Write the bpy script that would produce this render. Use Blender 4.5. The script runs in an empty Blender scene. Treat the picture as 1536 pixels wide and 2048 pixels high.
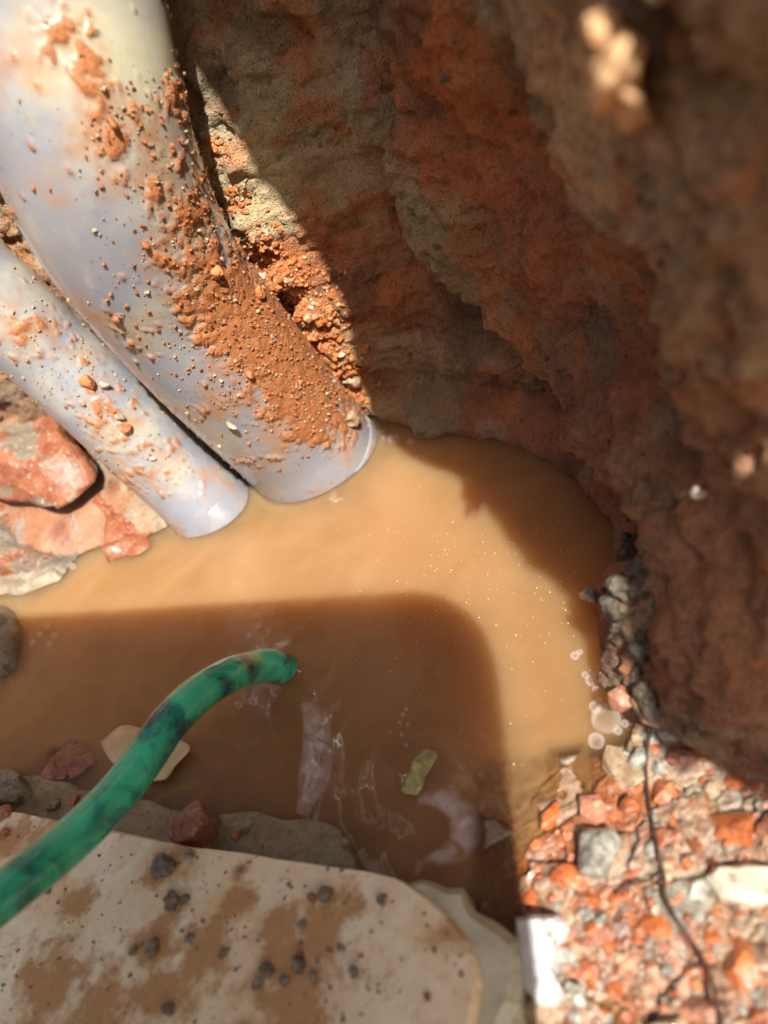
import bpy, bmesh, math, random
import numpy as np
from mathutils import Vector, Matrix
from mathutils.bvhtree import BVHTree
random.seed(7); RNG = np.random.default_rng(7)

# ------------------------------------------------------------------ camera frame
FPX, CX, CY = 1577.0, 768.0, 1024.0          # focal length and centre in pixels of the 1536x2048 photograph
NADIR = (1784.0, 2922.0)                      # where plumb lines meet
SUNPX = (815.0, 1385.0)                       # point opposite the sun
CAM_H = 0.0752                                # camera height over the water (m)
SUN_STRENGTH, SKY_STRENGTH, EXPOSURE = 5.0, 0.055, 1.16
FOCUS, APERTURE = 0.108, 0.0013

def nrm(v): v = np.asarray(v, float); return v/np.linalg.norm(v)
dn = nrm((NADIR[0]-CX, NADIR[1]-CY, FPX))
Zw = -dn
Yw = nrm(np.array((0, 0, 1.0)) - dn[2]*dn)
Xw = np.cross(Yw, Zw)
C2W = np.array([Xw, Yw, Zw])                  # camera (right, down, forward) -> world
EYE = np.array((0, 0, CAM_H))
def ray(px, py): return C2W @ nrm((px-CX, py-CY, FPX))
def ray_raw(px, py): return C2W @ np.array(((px-CX)/FPX, (py-CY)/FPX, 1.0))
def on_z(px, py, z=0.0):
    r = ray_raw(px, py); return EYE + r*((z-CAM_H)/r[2])
def at_depth(px, py, d): return EYE + ray_raw(px, py)*d
def depth_of(p): return float((C2W.T @ (np.asarray(p)-EYE))[2])
def to_px(P):
    c = (np.asarray(P)-EYE) @ C2W
    return CX+c[..., 0]/c[..., 2]*FPX, CY+c[..., 1]/c[..., 2]*FPX
LDIR = ray(*SUNPX)                            # direction the sunlight travels
TOSUN = -LDIR

sc = bpy.context.scene
COL = bpy.data.collections.new('pit'); sc.collection.children.link(COL)
cd = bpy.data.cameras.new('camera'); cam = bpy.data.objects.new('camera', cd); COL.objects.link(cam)
cd.sensor_fit = 'VERTICAL'; cd.sensor_height = 36; cd.sensor_width = 27; cd.lens = 36*FPX/2048
cd.clip_start = 0.004; cd.clip_end = 500
R3 = np.column_stack([C2W[:, 0], -C2W[:, 1], -C2W[:, 2]])
M = Matrix(R3.tolist()).to_4x4(); M.translation = Vector(EYE); cam.matrix_world = M
cd.dof.use_dof = True; cd.dof.focus_distance = FOCUS; cd.dof.aperture_fstop = cd.lens/1000/APERTURE
sc.camera = cam

world = bpy.data.worlds.new('World'); sc.world = world; world.use_nodes = True
wn = world.node_tree.nodes; bg = wn['Background']; bg.inputs['Strength'].default_value = SKY_STRENGTH
sky = wn.new('ShaderNodeTexSky'); sky.sky_type = 'NISHITA'; sky.sun_disc = False
sky.sun_elevation = math.asin(TOSUN[2]); sky.sun_rotation = math.atan2(TOSUN[0], TOSUN[1])
sky.dust_density = 6.0; sky.air_density = 0.5; sky.ozone_density = 0.0
world.node_tree.links.new(sky.outputs[0], bg.inputs['Color'])
sd = bpy.data.lights.new('sun', 'SUN'); sd.energy = SUN_STRENGTH; sd.angle = math.radians(0.55); sd.color = (1.0, 0.955, 0.88)
sun = bpy.data.objects.new('sun', sd); COL.objects.link(sun)
sun.rotation_euler = Vector(LDIR).to_track_quat('-Z', 'Y').to_euler(); sun.location = (0, 0, 2)
sc.view_settings.view_transform = 'Standard'; sc.view_settings.look = 'None'
sc.view_settings.exposure = EXPOSURE; sc.view_settings.gamma = 1
sc.render.engine = 'CYCLES'
sc.cycles.use_denoising = True
sc.cycles.max_bounces = 8; sc.cycles.transparent_max_bounces = 12
sc.cycles.caustics_reflective = False; sc.cycles.caustics_refractive = False
sc.cycles.sample_clamp_indirect = 6.0

# ------------------------------------------------------------------ noise
def _hash(ix, iy, iz, seed):
    h = (ix.astype(np.uint32)*np.uint32(374761393) + iy.astype(np.uint32)*np.uint32(668265263)
         + iz.astype(np.uint32)*np.uint32(2147483647) + np.uint32((seed*974711) & 0xffffffff))
    h = (h ^ (h >> np.uint32(13)))*np.uint32(1274126177)
    h = (h ^ (h >> np.uint32(15)))*np.uint32(2246822519)
    return ((h ^ (h >> np.uint32(16))) & np.uint32(0xffffff)).astype(np.float64)/0xffffff
def vnoise(P, seed=0):
    P = np.asarray(P, float); i = np.floor(P).astype(np.int64); f = P-i; u = f*f*f*(f*(f*6-15)+10)
    out = 0
    for dx in (0, 1):
        wx = u[..., 0] if dx else 1-u[..., 0]
        for dy in (0, 1):
            wy = u[..., 1] if dy else 1-u[..., 1]
            for dz in (0, 1):
                wz = u[..., 2] if dz else 1-u[..., 2]
                out = out + wx*wy*wz*_hash((i[..., 0]+dx) & 0xffffffff, (i[..., 1]+dy) & 0xffffffff, (i[..., 2]+dz) & 0xffffffff, seed)
    return out*2-1
def fbm(P, scale, octaves=4, seed=0, gain=0.5):
    P = np.asarray(P, float)/scale; s = 0; a = 1; t = 0
    for o in range(octaves):
        s = s + a*vnoise(P*(2.03**o)+o*17.3, seed+o*31); t += a; a *= gain
    return s/t
def sstep(a, b, x): t = np.clip((x-a)/(b-a), 0, 1); return t*t*(3-2*t)
def poly_sdist(Q, poly):
    """signed distance from points to an open polyline (left of travel positive)"""
    best = np.full(len(Q), 1e9); sg = np.zeros(len(Q))
    for a, b in zip(poly[:-1], poly[1:]):
        ab = b-a; L2 = ab@ab
        t = np.clip(((Q-a)@ab)/L2, 0, 1); c = a+t[:, None]*ab; d = np.linalg.norm(Q-c, axis=1)
        cr = ab[0]*(Q[:, 1]-a[1])-ab[1]*(Q[:, 0]-a[0])
        m = d < best-1e-9; best[m] = d[m]; sg[m] = np.sign(cr[m])
    return best*sg
def in_poly(Q, poly):
    x, y = Q[:, 0], Q[:, 1]; ins = np.zeros(len(Q), bool); n = len(poly)
    for i in range(n):
        x1, y1 = poly[i]; x2, y2 = poly[(i+1) % n]
        c = ((y1 > y) != (y2 > y)) & (x < (x2-x1)*(y-y1)/(y2-y1+1e-15)+x1); ins ^= c
    return ins
def poly_dist(Q, poly):
    P = np.vstack([poly, poly[:1]]); return np.abs(poly_sdist(Q, P))
def spline(pts, n):
    """Catmull-Rom through pts, n samples evenly spaced by length"""
    P = np.asarray(pts, float); P = np.vstack([2*P[0]-P[1], P, 2*P[-1]-P[-2]]); out = []
    for i in range(1, len(P)-2):
        p0, p1, p2, p3 = P[i-1:i+3]
        for t in np.linspace(0, 1, 24, endpoint=False):
            out.append(.5*((2*p1)+(-p0+p2)*t+(2*p0-5*p1+4*p2-p3)*t*t+(-p0+3*p1-3*p2+p3)*t**3))
    out.append(P[-2]); out = np.array(out)
    L = np.r_[0, np.cumsum(np.linalg.norm(np.diff(out[:, :3], axis=0), axis=1))]
    s = np.linspace(0, L[-1], n)
    return np.column_stack([np.interp(s, L, out[:, k]) for k in range(out.shape[1])]), s

# ------------------------------------------------------------------ object helpers
def link(o, parent=None):
    COL.objects.link(o)
    if parent is not None: o.parent = parent
    return o
def tag(o, label=None, cat=None, group=None, kind=None):
    if label: o['label'] = label
    if cat: o['category'] = cat
    if group: o['group'] = group
    if kind: o['kind'] = kind
    return o
def mesh_np(name, V, F, mat=None, smooth=True, col=None, parent=None, attrs=None):
    me = bpy.data.meshes.new(name)
    V = np.asarray(V, np.float32)
    if isinstance(F, np.ndarray):
        k = F.shape[1]
        me.vertices.add(len(V)); me.vertices.foreach_set('co', V.ravel())
        me.loops.add(F.size); me.loops.foreach_set('vertex_index', F.ravel().astype(np.int32))
        me.polygons.add(len(F)); me.polygons.foreach_set('loop_start', np.arange(0, F.size, k, dtype=np.int32))
        me.polygons.foreach_set('loop_total', np.full(len(F), k, np.int32))
        me.update(calc_edges=True)
    else:
        me.from_pydata(V.tolist(), [], F)
    me.polygons.foreach_set('use_smooth', np.full(len(me.polygons), smooth))
    if col is not None:
        a = me.color_attributes.new('Col', 'FLOAT_COLOR', 'POINT')
        c = np.ones((len(V), 4), np.float32); c[:, :3] = np.clip(col, 0, 1); a.data.foreach_set('color', c.ravel())
    for k, v in (attrs or {}).items():
        a = me.attributes.new(k, 'FLOAT', 'POINT'); a.data.foreach_set('value', np.asarray(v, np.float32))
    me.validate(); me.update()
    if mat: me.materials.append(mat)
    o = bpy.data.objects.new(name, me)
    return link(o, parent)
def grid_faces(nu, nv, closed_v=False):
    i = np.arange(nu-1)[:, None]; j = np.arange(nv if closed_v else nv-1)[None, :]; j2 = (j+1) % nv
    return np.stack([i*nv+j, (i+1)*nv+j, (i+1)*nv+j2, i*nv+j2], -1).reshape(-1, 4)
def empty(name, loc):
    o = bpy.data.objects.new(name, None); o.location = loc; o.empty_display_size = 0.005; return link(o)
def attach(child, root):
    """keep the child's world place under an unrotated root"""
    child.parent = root; child.location = Vector(child.location)-Vector(root.location); return child

# ------------------------------------------------------------------ materials
def nodes(name):
    m = bpy.data.materials.new(name); m.use_nodes = True; nt = m.node_tree
    return m, nt, nt.nodes['Principled BSDF']
def N(nt, t, **kw):
    n = nt.nodes.new(t)
    for k, v in kw.items():
        if k in n.inputs.keys() if hasattr(n.inputs, 'keys') else False: n.inputs[k].default_value = v
        else: setattr(n, k, v)
    return n
def noise(nt, scale, detail=5, rough=0.55, vec=None, dist=0.0):
    n = nt.nodes.new('ShaderNodeTexNoise'); n.inputs['Scale'].default_value = scale; n.inputs['Detail'].default_value = detail
    n.inputs['Roughness'].default_value = rough; n.inputs['Distortion'].default_value = dist
    if vec is None: vec = pos(nt)
    nt.links.new(vec, n.inputs['Vector']); return n
def pos(nt):
    for n in nt.nodes:
        if n.bl_idname == 'ShaderNodeNewGeometry': return n.outputs['Position']
    return nt.nodes.new('ShaderNodeNewGeometry').outputs['Position']
def ramp(nt, src, stops):
    r = nt.nodes.new('ShaderNodeValToRGB'); e = r.color_ramp.elements
    while len(e) < len(stops): e.new(0.5)
    for x, (p, c) in zip(e, stops):
        x.position = p; x.color = (*c, 1) if len(c) == 3 else c
    nt.links.new(src, r.inputs['Fac']); return r.outputs['Color']
def g(v): return (v, v, v)
def mix(nt, fac, a, b, mode='MIX'):
    m = nt.nodes.new('ShaderNodeMix'); m.data_type = 'RGBA'; m.blend_type = mode
    for s, i in ((fac, 0), (a, 6), (b, 7)):
        if isinstance(s, (int, float)): m.inputs[i].default_value = s
        elif isinstance(s, tuple): m.inputs[i].default_value = (*s, 1)
        else: nt.links.new(s, m.inputs[i])
    return m.outputs[2]
def bump(nt, bsdf, h, strength=0.5, dist=0.0005):
    b = nt.nodes.new('ShaderNodeBump'); b.inputs['Strength'].default_value = strength; b.inputs['Distance'].default_value = dist
    nt.links.new(h, b.inputs['Height']); nt.links.new(b.outputs[0], bsdf.inputs['Normal']); nt.links.new(b.outputs[0], bsdf.inputs['Coat Normal']); return b

def rubble_mat(name, c1, c2, scale=450, rough=0.6, coat=0.0, bd=0.0005, speck=None, vary=0.15, bs=0.8, patch=None, k=0.70):
    sc_ = lambda q: tuple(v*k for v in q)
    c1, c2 = sc_(c1), sc_(c2); speck = sc_(speck) if speck else None; patch = (sc_(patch[0]), patch[1]) if patch else None
    m, nt, b = nodes(name)
    n1 = noise(nt, scale, 6, 0.6); n2 = noise(nt, scale*3.2, 4, 0.6); n3 = noise(nt, scale*.35, 3)
    c = ramp(nt, n1.outputs['Fac'], [(0.36, c1), (0.62, c2)])
    if patch:
        n8 = noise(nt, patch[1], 6, .6, dist=.8); c = mix(nt, ramp(nt, n8.outputs['Fac'], [(.50, g(0)), (.58, g(.95))]), c, mix(nt, n2.outputs['Fac'], tuple(v*.6 for v in patch[0]), patch[0]))
    if speck:
        c = mix(nt, ramp(nt, n2.outputs['Fac'], [(0.58, g(0)), (0.66, g(1))]), c, speck)
    oi = nt.nodes.new('ShaderNodeObjectInfo')
    hv = nt.nodes.new('ShaderNodeHueSaturation'); hv.inputs['Hue'].default_value = .5
    mr = nt.nodes.new('ShaderNodeMapRange'); mr.inputs['To Min'].default_value = 1-vary*2; mr.inputs['To Max'].default_value = 1+vary
    nt.links.new(oi.outputs['Random'], mr.inputs['Value']); nt.links.new(mr.outputs[0], hv.inputs['Value']); nt.links.new(c, hv.inputs['Color'])
    nt.links.new(hv.outputs[0], b.inputs['Base Color'])
    b.inputs['Roughness'].default_value = rough; b.inputs['Coat Weight'].default_value = min(1, coat*1.7); b.inputs['Coat Roughness'].default_value = 0.035
    h = mix(nt, 0.5, n1.outputs['Fac'], n2.outputs['Fac'])
    if patch:
        vo = nt.nodes.new('ShaderNodeTexVoronoi'); vo.inputs['Scale'].default_value = scale*.8; nt.links.new(pos(nt), vo.inputs['Vector']); h = mix(nt, .45, h, vo.outputs['Distance'])
    bump(nt, b, h, bs, bd)
    return m
def vcol_mat(name, rough=0.75, coat=0.0, scale=700, bd=0.0005, dark=(0.35, 0.3, 0.28), wet_z=None):
    m, nt, b = nodes(name)
    a = nt.nodes.new('ShaderNodeAttribute'); a.attribute_name = 'Col'
    n1 = noise(nt, scale, 6, 0.62); n2 = noise(nt, scale*3.5, 4, 0.6); n3 = noise(nt, scale*.3, 4, .6)
    f = ramp(nt, n1.outputs['Fac'], [(0.3, g(0.62)), (0.5, g(1)), (0.72, g(1.0))])
    c = mix(nt, 1.0, a.outputs['Color'], f, 'MULTIPLY')
    c = mix(nt, ramp(nt, n2.outputs['Fac'], [(0.36, g(.75)), (0.43, g(0))]), c, mix(nt, 1.0, c, dark, 'MULTIPLY'))
    c = mix(nt, ramp(nt, n2.outputs['Fac'], [(0.6, g(0)), (0.7, g(.4))]), c, (0.5, 0.42, 0.3))
    nt.links.new(c, b.inputs['Base Color'])
    b.inputs['Roughness'].default_value = rough; b.inputs['Coat Weight'].default_value = coat; b.inputs['Coat Roughness'].default_value = 0.1
    if wet_z:
        sp = nt.nodes.new('ShaderNodeSeparateXYZ'); nt.links.new(pos(nt), sp.inputs[0])
        mr = nt.nodes.new('ShaderNodeMapRange'); mr.inputs['From Min'].default_value = 0.001; mr.inputs['From Max'].default_value = wet_z
        mr.inputs['To Min'].default_value = 0.10; mr.inputs['To Max'].default_value = 0.0
        nt.links.new(sp.outputs['Z'], mr.inputs['Value']); nt.links.new(mr.outputs[0], b.inputs['Coat Weight'])
    h = mix(nt, 0.45, n1.outputs['Fac'], n2.outputs['Fac']); bump(nt, b, h, 0.9, bd)
    return m

ORANGE = (0.50, 0.135, 0.035); BRICK = (0.36, 0.10, 0.045); PINK = (0.50, 0.21, 0.13)
TAN = (0.40, 0.29, 0.17); GREY = (0.33, 0.32, 0.27); DGREY = (0.15, 0.14, 0.12)
M_orange = rubble_mat('brick_orange_wet', (0.40, 0.09, 0.02), (0.60, 0.17, 0.045), 500, 0.45, 0.55)
M_brick = rubble_mat('brick_red_wet', (0.30, 0.075, 0.03), (0.50, 0.17, 0.08), 420, 0.5, 0.5, speck=(0.5, 0.36, 0.24))
M_pink = rubble_mat('brick_pink', (0.42, 0.15, 0.08), (0.56, 0.26, 0.16), 420, 0.5, 0.35, speck=(0.6, 0.45, 0.32))
M_grey = rubble_mat('mortar_grey_wet', (0.22, 0.21, 0.17), (0.46, 0.44, 0.37), 650, 0.4, 0.6, bd=0.0006, speck=(0.06, 0.06, 0.07))
M_dgrey = rubble_mat('mortar_dark_wet', (0.12, 0.095, 0.06), (0.27, 0.23, 0.155), 700, 0.45, 0.4, bd=0.0006, speck=(0.04, 0.04, 0.04), k=1.0)
M_brownlump = rubble_mat('brown_lump', (0.16, 0.065, 0.035), (0.30, 0.13, 0.07), 600, .7, .1, bd=.0007)
M_crumb = rubble_mat('dark_crumbly_mortar', (0.045, 0.035, 0.022), (0.17, 0.13, 0.085), 900, .7, .15, bd=.0009, speck=(.22, .19, .14))
M_wc1 = rubble_mat('wall_crumb_rust', (0.30, 0.10, 0.04), (0.46, 0.19, 0.09), 900, .8, 0)
M_wc2 = rubble_mat('wall_crumb_tan', (0.30, 0.22, 0.13), (0.44, 0.34, 0.22), 900, .8, 0)
M_wc3 = rubble_mat('wall_crumb_brown', (0.16, 0.08, 0.045), (0.30, 0.15, 0.085), 900, .8, 0)
M_tan = rubble_mat('mortar_tan_wet', (0.34, 0.22, 0.12), (0.52, 0.40, 0.26), 600, 0.45, 0.5, speck=(0.45, 0.14, 0.05))
M_grain_o = rubble_mat('grain_orange', (0.42, 0.11, 0.025), (0.62, 0.22, 0.06), 900, 0.65, 0.1)
M_grain_t = rubble_mat('grain_tan', (0.45, 0.31, 0.16), (0.62, 0.50, 0.33), 900, 0.5, 0.2)

# ------------------------------------------------------------------ rocks
def rock_mesh(name, seed, npts=18, flat=(1, 1, 0.7), refine=0, rough=0.0, mat=None):
    r = random.Random(seed); bm = bmesh.new()
    for _ in range(npts):
        v = Vector((r.gauss(0, 1), r.gauss(0, 1), r.gauss(0, 1))).normalized()*r.uniform(.75, 1)
        bm.verts.new((v.x*flat[0], v.y*flat[1], v.z*flat[2]))
    res = bmesh.ops.convex_hull(bm, input=bm.verts)
    bmesh.ops.delete(bm, geom=[e for e in res['geom_interior'] if isinstance(e, bmesh.types.BMVert)], context='VERTS')
    for k in range(refine):
        bmesh.ops.subdivide_edges(bm, edges=bm.edges, cuts=1, use_grid_fill=True)
        if k == 0 and refine > 1: bmesh.ops.smooth_vert(bm, verts=bm.verts, factor=0.35, use_axis_x=True, use_axis_y=True, use_axis_z=True)
    bmesh.ops.triangulate(bm, faces=bm.faces)
    if rough:
        bm.normal_update()
        P = np.array([v.co for v in bm.verts]); d = fbm(P+seed*3.1, .55, 4, seed)*rough
        for v, k in zip(bm.verts, d): v.co += v.normal*float(k)
    me = bpy.data.meshes.new(name); bm.to_mesh(me); bm.free()
    if refine >= 2: me.polygons.foreach_set('use_smooth', np.full(len(me.polygons), True))
    if mat: me.materials.append(mat)
    return me
def rock(name, me, loc, size, rot=None, parent=None):
    o = bpy.data.objects.new(name, me); o.location = loc
    o.scale = size if hasattr(size, '__len__') else (size,)*3
    o.rotation_euler = rot if rot is not None else (random.uniform(0, 6.3), random.uniform(0, 6.3), random.uniform(0, 6.3))
    return link(o, parent)
def hero_rock(name, seed, mat, loc, size, rot=(0, 0, 0), flat=(1, 1, 1), rough=.13, npts=20, parent=None, refine=3):
    return rock(name, rock_mesh(name, seed, npts, flat, refine, rough, mat), loc, size, rot, parent)
def grains_mesh(name, P, Nn, S, mats, idx, seed=0):
    """many crumbs in one mesh: P points, S sizes"""
    r = np.random.default_rng(seed)
    protos = []
    for k in range(10):
        me = rock_mesh('tmp', 900+k+seed*20, 11, (1, 1, .8)); V = np.array([v.co for v in me.vertices]); F = np.array([list(p.vertices) for p in me.polygons]); protos.append((V, F)); bpy.data.meshes.remove(me)
    VV = []; FF = []; MI = []; off = 0
    for i, (p, s) in enumerate(zip(P, S)):
        V, F = protos[r.integers(10)]
        q = Matrix.Rotation(r.uniform(0, 6.3), 3, 'X') @ Matrix.Rotation(r.uniform(0, 6.3), 3, 'Z')
        VV.append((V*s) @ np.array(q).T + p); FF.append(F+off); off += len(V); MI.append(np.full(len(F), idx[i]))
    o = mesh_np(name, np.vstack(VV), np.vstack(FF), None, False)
    for m in mats: o.data.materials.append(m)
    o.data.polygons.foreach_set('material_index', np.concatenate(MI).astype(np.int32)); o.data.update()
    return o
def bvh_of(o):
    mw = o.matrix_world
    return BVHTree.FromPolygons([Vector(v.co) for v in o.data.vertices], [list(p.vertices) for p in o.data.polygons])
def hit(bvh, px, py):
    r = ray(px, py); return bvh.ray_cast(Vector(EYE), Vector(r))

# ------------------------------------------------------------------ shoreline and ground
SHORE = [(-260, 1190), (0, 1150), (110, 1130), (200, 1095), (335, 1062), (420, 1000), (500, 960), (560, 880), (690, 800), (770, 815), (900, 840), (1045, 868), (1170, 935), (1255, 1040),
         (1250, 1130), (1225, 1200), (1228, 1260), (1228, 1330), (1246, 1395), (1275, 1450), (1248, 1515), (1190, 1580), (1100, 1640), (1045, 1720), (1035, 1830), (1020, 1960),
         (800, 1900), (400, 1800), (0, 1730), (-300, 1690)]
SHORE_W = np.array([on_z(*p)[:2] for p in SHORE])
def ground_z(Q):
    ins = in_poly(Q, SHORE_W); d = poly_dist(Q, SHORE_W)
    P3 = np.column_stack([Q, np.zeros(len(Q))])
    n = fbm(P3, .018, 4, 3); n2 = fbm(P3, .004, 4, 9)
    px, py = to_px(P3)
    right = sstep(800, 1000, px)*sstep(1350, 1560, py)
    zin = -(.0012+.030*(1-np.exp(-d/.012)))
    kr = sstep(.1, .9, right); zin = zin*(1-kr)-(.0002+.11*d*(1+d*90))*kr; zin = np.maximum(zin, -.034)
    zout = (.0010+.010*(1-np.exp(-d/.012)))*(1-right) + right*(.0001+d*.045+.11*np.maximum(d-.013, 0))
    z = np.where(ins, zin, zout)
    amp = np.where(ins, .0008+.05*np.minimum(d, .02), .0016)
    z = z+n*amp+n2*.0007*np.where(ins, .4+.8*right, 1.2)
    z = z+rubble_relief(Q)[0]*right*.6
    # under the tile: flat bed
    tl = in_poly(Q, TILE_W); z = np.where(tl, np.minimum(z, .0005), z)
    return z
def worley(Q, cell, seed):
    i = np.floor(Q/cell).astype(np.int64); f1 = np.full(len(Q), 1e9); f2 = f1.copy(); ident = np.zeros(len(Q))
    for dx in (-1, 0, 1):
        for dy in (-1, 0, 1):
            a = (i[:, 0]+dx) & 0xffffffff; b_ = (i[:, 1]+dy) & 0xffffffff; z_ = np.zeros_like(a)
            px = (i[:, 0]+dx+.1+.8*_hash(a, b_, z_, seed))*cell; py = (i[:, 1]+dy+.1+.8*_hash(a, b_, z_+1, seed))*cell
            d = np.hypot(Q[:, 0]-px, Q[:, 1]-py); h = _hash(a, b_, z_+2, seed); m = d < f1
            f2 = np.where(m, f1, np.minimum(f2, d)); ident = np.where(m, h, ident); f1 = np.where(m, d, f1)
    return f1/cell, (f2-f1)/cell, ident
def rubble_relief(Q):
    P3 = np.column_stack([Q, np.zeros(len(Q))]); w_ = np.column_stack([fbm(P3, .003, 3, 5), fbm(P3, .003, 3, 6)])*.0011
    a1, e1, i1 = worley(Q+w_, .0048, 11); a2, e2, i2 = worley(Q+w_*.6, .0021, 12)
    big = i1 > .45
    h = np.where(big, sstep(0, .16, e1)*(.0003+.0013*i1), sstep(0, .2, e2)*(.0001+.0006*i2))+fbm(P3, .0012, 3, 8)*.00035
    return h, np.where(big, i1, i2), np.where(big, e1, e2), big
TILE_TOP = .0052
TILE = [(-420, 1535), (-40, 1612), (40, 1622), (180, 1648), (370, 1688), (560, 1716), (740, 1742), (800, 1757), (850, 1788), (905, 1835), (945, 1890), (958, 1960), (940, 2060), (860, 2300), (-600, 2300)]
TILE_W = np.array([on_z(x, y, TILE_TOP)[:2] for x, y in TILE])
x0, x1, y0, y1 = -.17, .13, -.09, .18
nx, ny = 520, 470
RQ = np.array([on_z(x, y)[:2] for x, y in ((1010, 1440), (1640, 1470), (1640, 2120), (1010, 2120), (1300, 1440))])
def dense(a, b, lo, hi, n):                     # grid lines crowd where the near rubble lies
    lo, hi = max(lo, a), min(hi, b); m = int(n*.6); k = n-m; kl = max(2, int(k*(lo-a)/((lo-a)+(b-hi))))
    return np.r_[np.linspace(a, lo, kl, endpoint=False), np.linspace(lo, hi, m, endpoint=False), np.linspace(hi, b, n-m-kl)]
gx, gy = np.meshgrid(dense(x0, x1, RQ[:, 0].min(), RQ[:, 0].max(), nx), dense(y0, y1, RQ[:, 1].min(), RQ[:, 1].max(), ny), indexing='ij')
Q = np.column_stack([gx.ravel(), gy.ravel()]); gz = ground_z(Q)
P3 = np.column_stack([Q, gz])
nA = fbm(P3, .012, 5, 21)[:, None]; nB = fbm(P3, .004, 4, 22)[:, None]; nC = fbm(P3, .006, 4, 23)[:, None]
gcol = np.array((.46, .20, .10))+0*nA
gcol = gcol*(1-sstep(-.05, .25, nA)) + np.array(TAN)*sstep(-.05, .25, nA)
gcol = gcol*(1-sstep(.1, .3, nB)*.8) + np.array(GREY)*sstep(.1, .3, nB)*.8
gcol = gcol*(1-sstep(.2, .4, nC)*.8)+np.array((.22, .06, .025))*sstep(.2, .4, nC)*.8
_, rid, red, rbig = rubble_relief(Q)
rpal = np.array([(.50, .15, .04), (.36, .33, .26), (.48, .22, .12), (.46, .28, .17), (.52, .18, .06), (.50, .24, .13), (.40, .12, .05), (.48, .31, .20)])
rc = rpal[(rid*997).astype(int) % len(rpal)]; gpx, gpy = to_px(P3)
rk = (sstep(800, 1000, gpx)*sstep(1350, 1600, gpy)*sstep(.02, .10, red)*np.where(rbig, .9, .45))[:, None]
gcol = (gcol*(1-rk)+rc*rk*(1+.25*nB))*.66
M_ground = vcol_mat('wet_mud_rubble', 0.45, 0.9, 1100, 0.0004)
ground = mesh_np('ground', P3, grid_faces(nx, ny), M_ground, True, gcol); tag(ground, kind='structure')
ground_bvh = BVHTree.FromPolygons([Vector(v) for v in P3[::1].tolist()], grid_faces(nx, ny).tolist())
# the floor carries on round the pit
fl = []; ff = []
a0, a1, b0, b1 = x0+.004, x1-.004, y0+.004, y1-.004; B = 60
fv = [(-B, -B, .006), (B, -B, .006), (B, B, .006), (-B, B, .006), (a0, b0, .004), (a1, b0, .004), (a1, b1, .004), (a0, b1, .004)]
M_floor = rubble_mat('dusty_floor', (0.30, 0.22, 0.15), (0.42, 0.33, 0.24), 60, 0.8, 0)
fo = mesh_np('floor', np.array(fv), [(0, 1, 5, 4), (1, 2, 6, 5), (2, 3, 7, 6), (3, 0, 4, 7)], M_floor, False); tag(fo, kind='structure')

# ------------------------------------------------------------------ masonry wall round the back and right of the pit
BASE = [(-900, 1180), (-350, 1085), (60, 1010), (260, 975), (430, 945), (560, 880), (700, 838), (780, 850), (900, 872), (1045, 905), (1150, 975), (1212, 1060),
        (1200, 1130), (1172, 1198), (1186, 1300), (1240, 1420), (1335, 1472), (1540, 1575), (1900, 1720), (2700, 1900), (4200, 2000)]
BASE2 = BASE[:8]+[(905, 862), (1050, 880), (1170, 920), (1250, 970), (1310, 1030), (1360, 1100), (1410, 1180), (1460, 1270), (1520, 1370), (1640, 1500), (1930, 1690), (2700, 1885), (4200, 2000)]
BW = np.array([on_z(*p)[:2] for p in BASE]); BW2 = np.array([on_z(*p)[:2] for p in BASE2])
NS, NT = 820, 330
_both, _ = spline(np.column_stack([BW, np.zeros(len(BW)), BW2]), NS); bs = _both[:, :2]; bs2 = _both[:, 3:]
sl = np.r_[0, np.cumsum(np.linalg.norm(np.diff(bs, axis=0), axis=1))]
tan = np.gradient(.35*bs+.65*bs2, axis=0); tan /= np.linalg.norm(tan, axis=1)[:, None]
for _ in range(18): tan[1:-1] = (tan[:-2]+2*tan[1:-1]+tan[2:])/4
tan /= np.linalg.norm(tan, axis=1)[:, None]
nin = np.column_stack([tan[:, 1], -tan[:, 0]])     # towards the pit
# where on the base each control pixel lies
def s_of(px, py): return sl[np.argmin(np.linalg.norm(bs-on_z(px, py)[:2], axis=1))]
s_pipe, s_mid, s_cor, s_right = s_of(560, 880), s_of(900, 872), s_of(1190, 1150), s_of(1335, 1472)
tt = np.r_[np.linspace(-.012, .10, 270), np.linspace(.1005, .114, NT-270)]
S, T = np.meshgrid(sl, tt, indexing='ij')
lean = np.interp(sl, [0, s_of(400, 955), s_pipe, s_of(690, 840), s_mid, s_cor, s_right, sl[-1]], [-.05, .0, .28, .40, .05, -.05, -.08, -.02])
LEANX = .0
off0 = lean[:, None]*np.maximum(T, 0)+LEANX*sstep(s_cor, s_right+.03, sl)[:, None]*np.maximum(T-.010, 0)
def wall_pts(off):
    k = sstep(.001, .034, T); b_ = bs[:, None, :]*(1-k[..., None])+bs2[:, None, :]*k[..., None]
    return np.stack([b_[..., 0]+nin[:, 0, None]*off, b_[..., 1]+nin[:, 1, None]*off, T], -1)
W0 = wall_pts(off0).reshape(-1, 3); WF = grid_faces(NS, NT)
wb0 = BVHTree.FromPolygons([Vector(v) for v in W0.tolist()], WF.tolist())
def st_of(px, py):
    loc, nn, fi, d = hit(wb0, px, py)
    if loc is None: return None
    v = WF[fi][0]; return np.array((S.ravel()[v], T.ravel()[v]))
RIDGE = [(715, -60), (742, 40), (762, 250), (780, 420), (795, 530), (860, 590), (930, 660), (1010, 735), (1075, 800), (1130, 860), (1185, 950), (1225, 1030), (1240, 1090)]
rs = [st_of(*p) for p in RIDGE]; rs = [p for p in rs if p is not None]
rs = [np.array((rs[0][0]-.004, .25))]+rs+[np.array((rs[-1][0]+.006, -.03))]
ST = np.column_stack([S.ravel(), T.ravel()])
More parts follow.
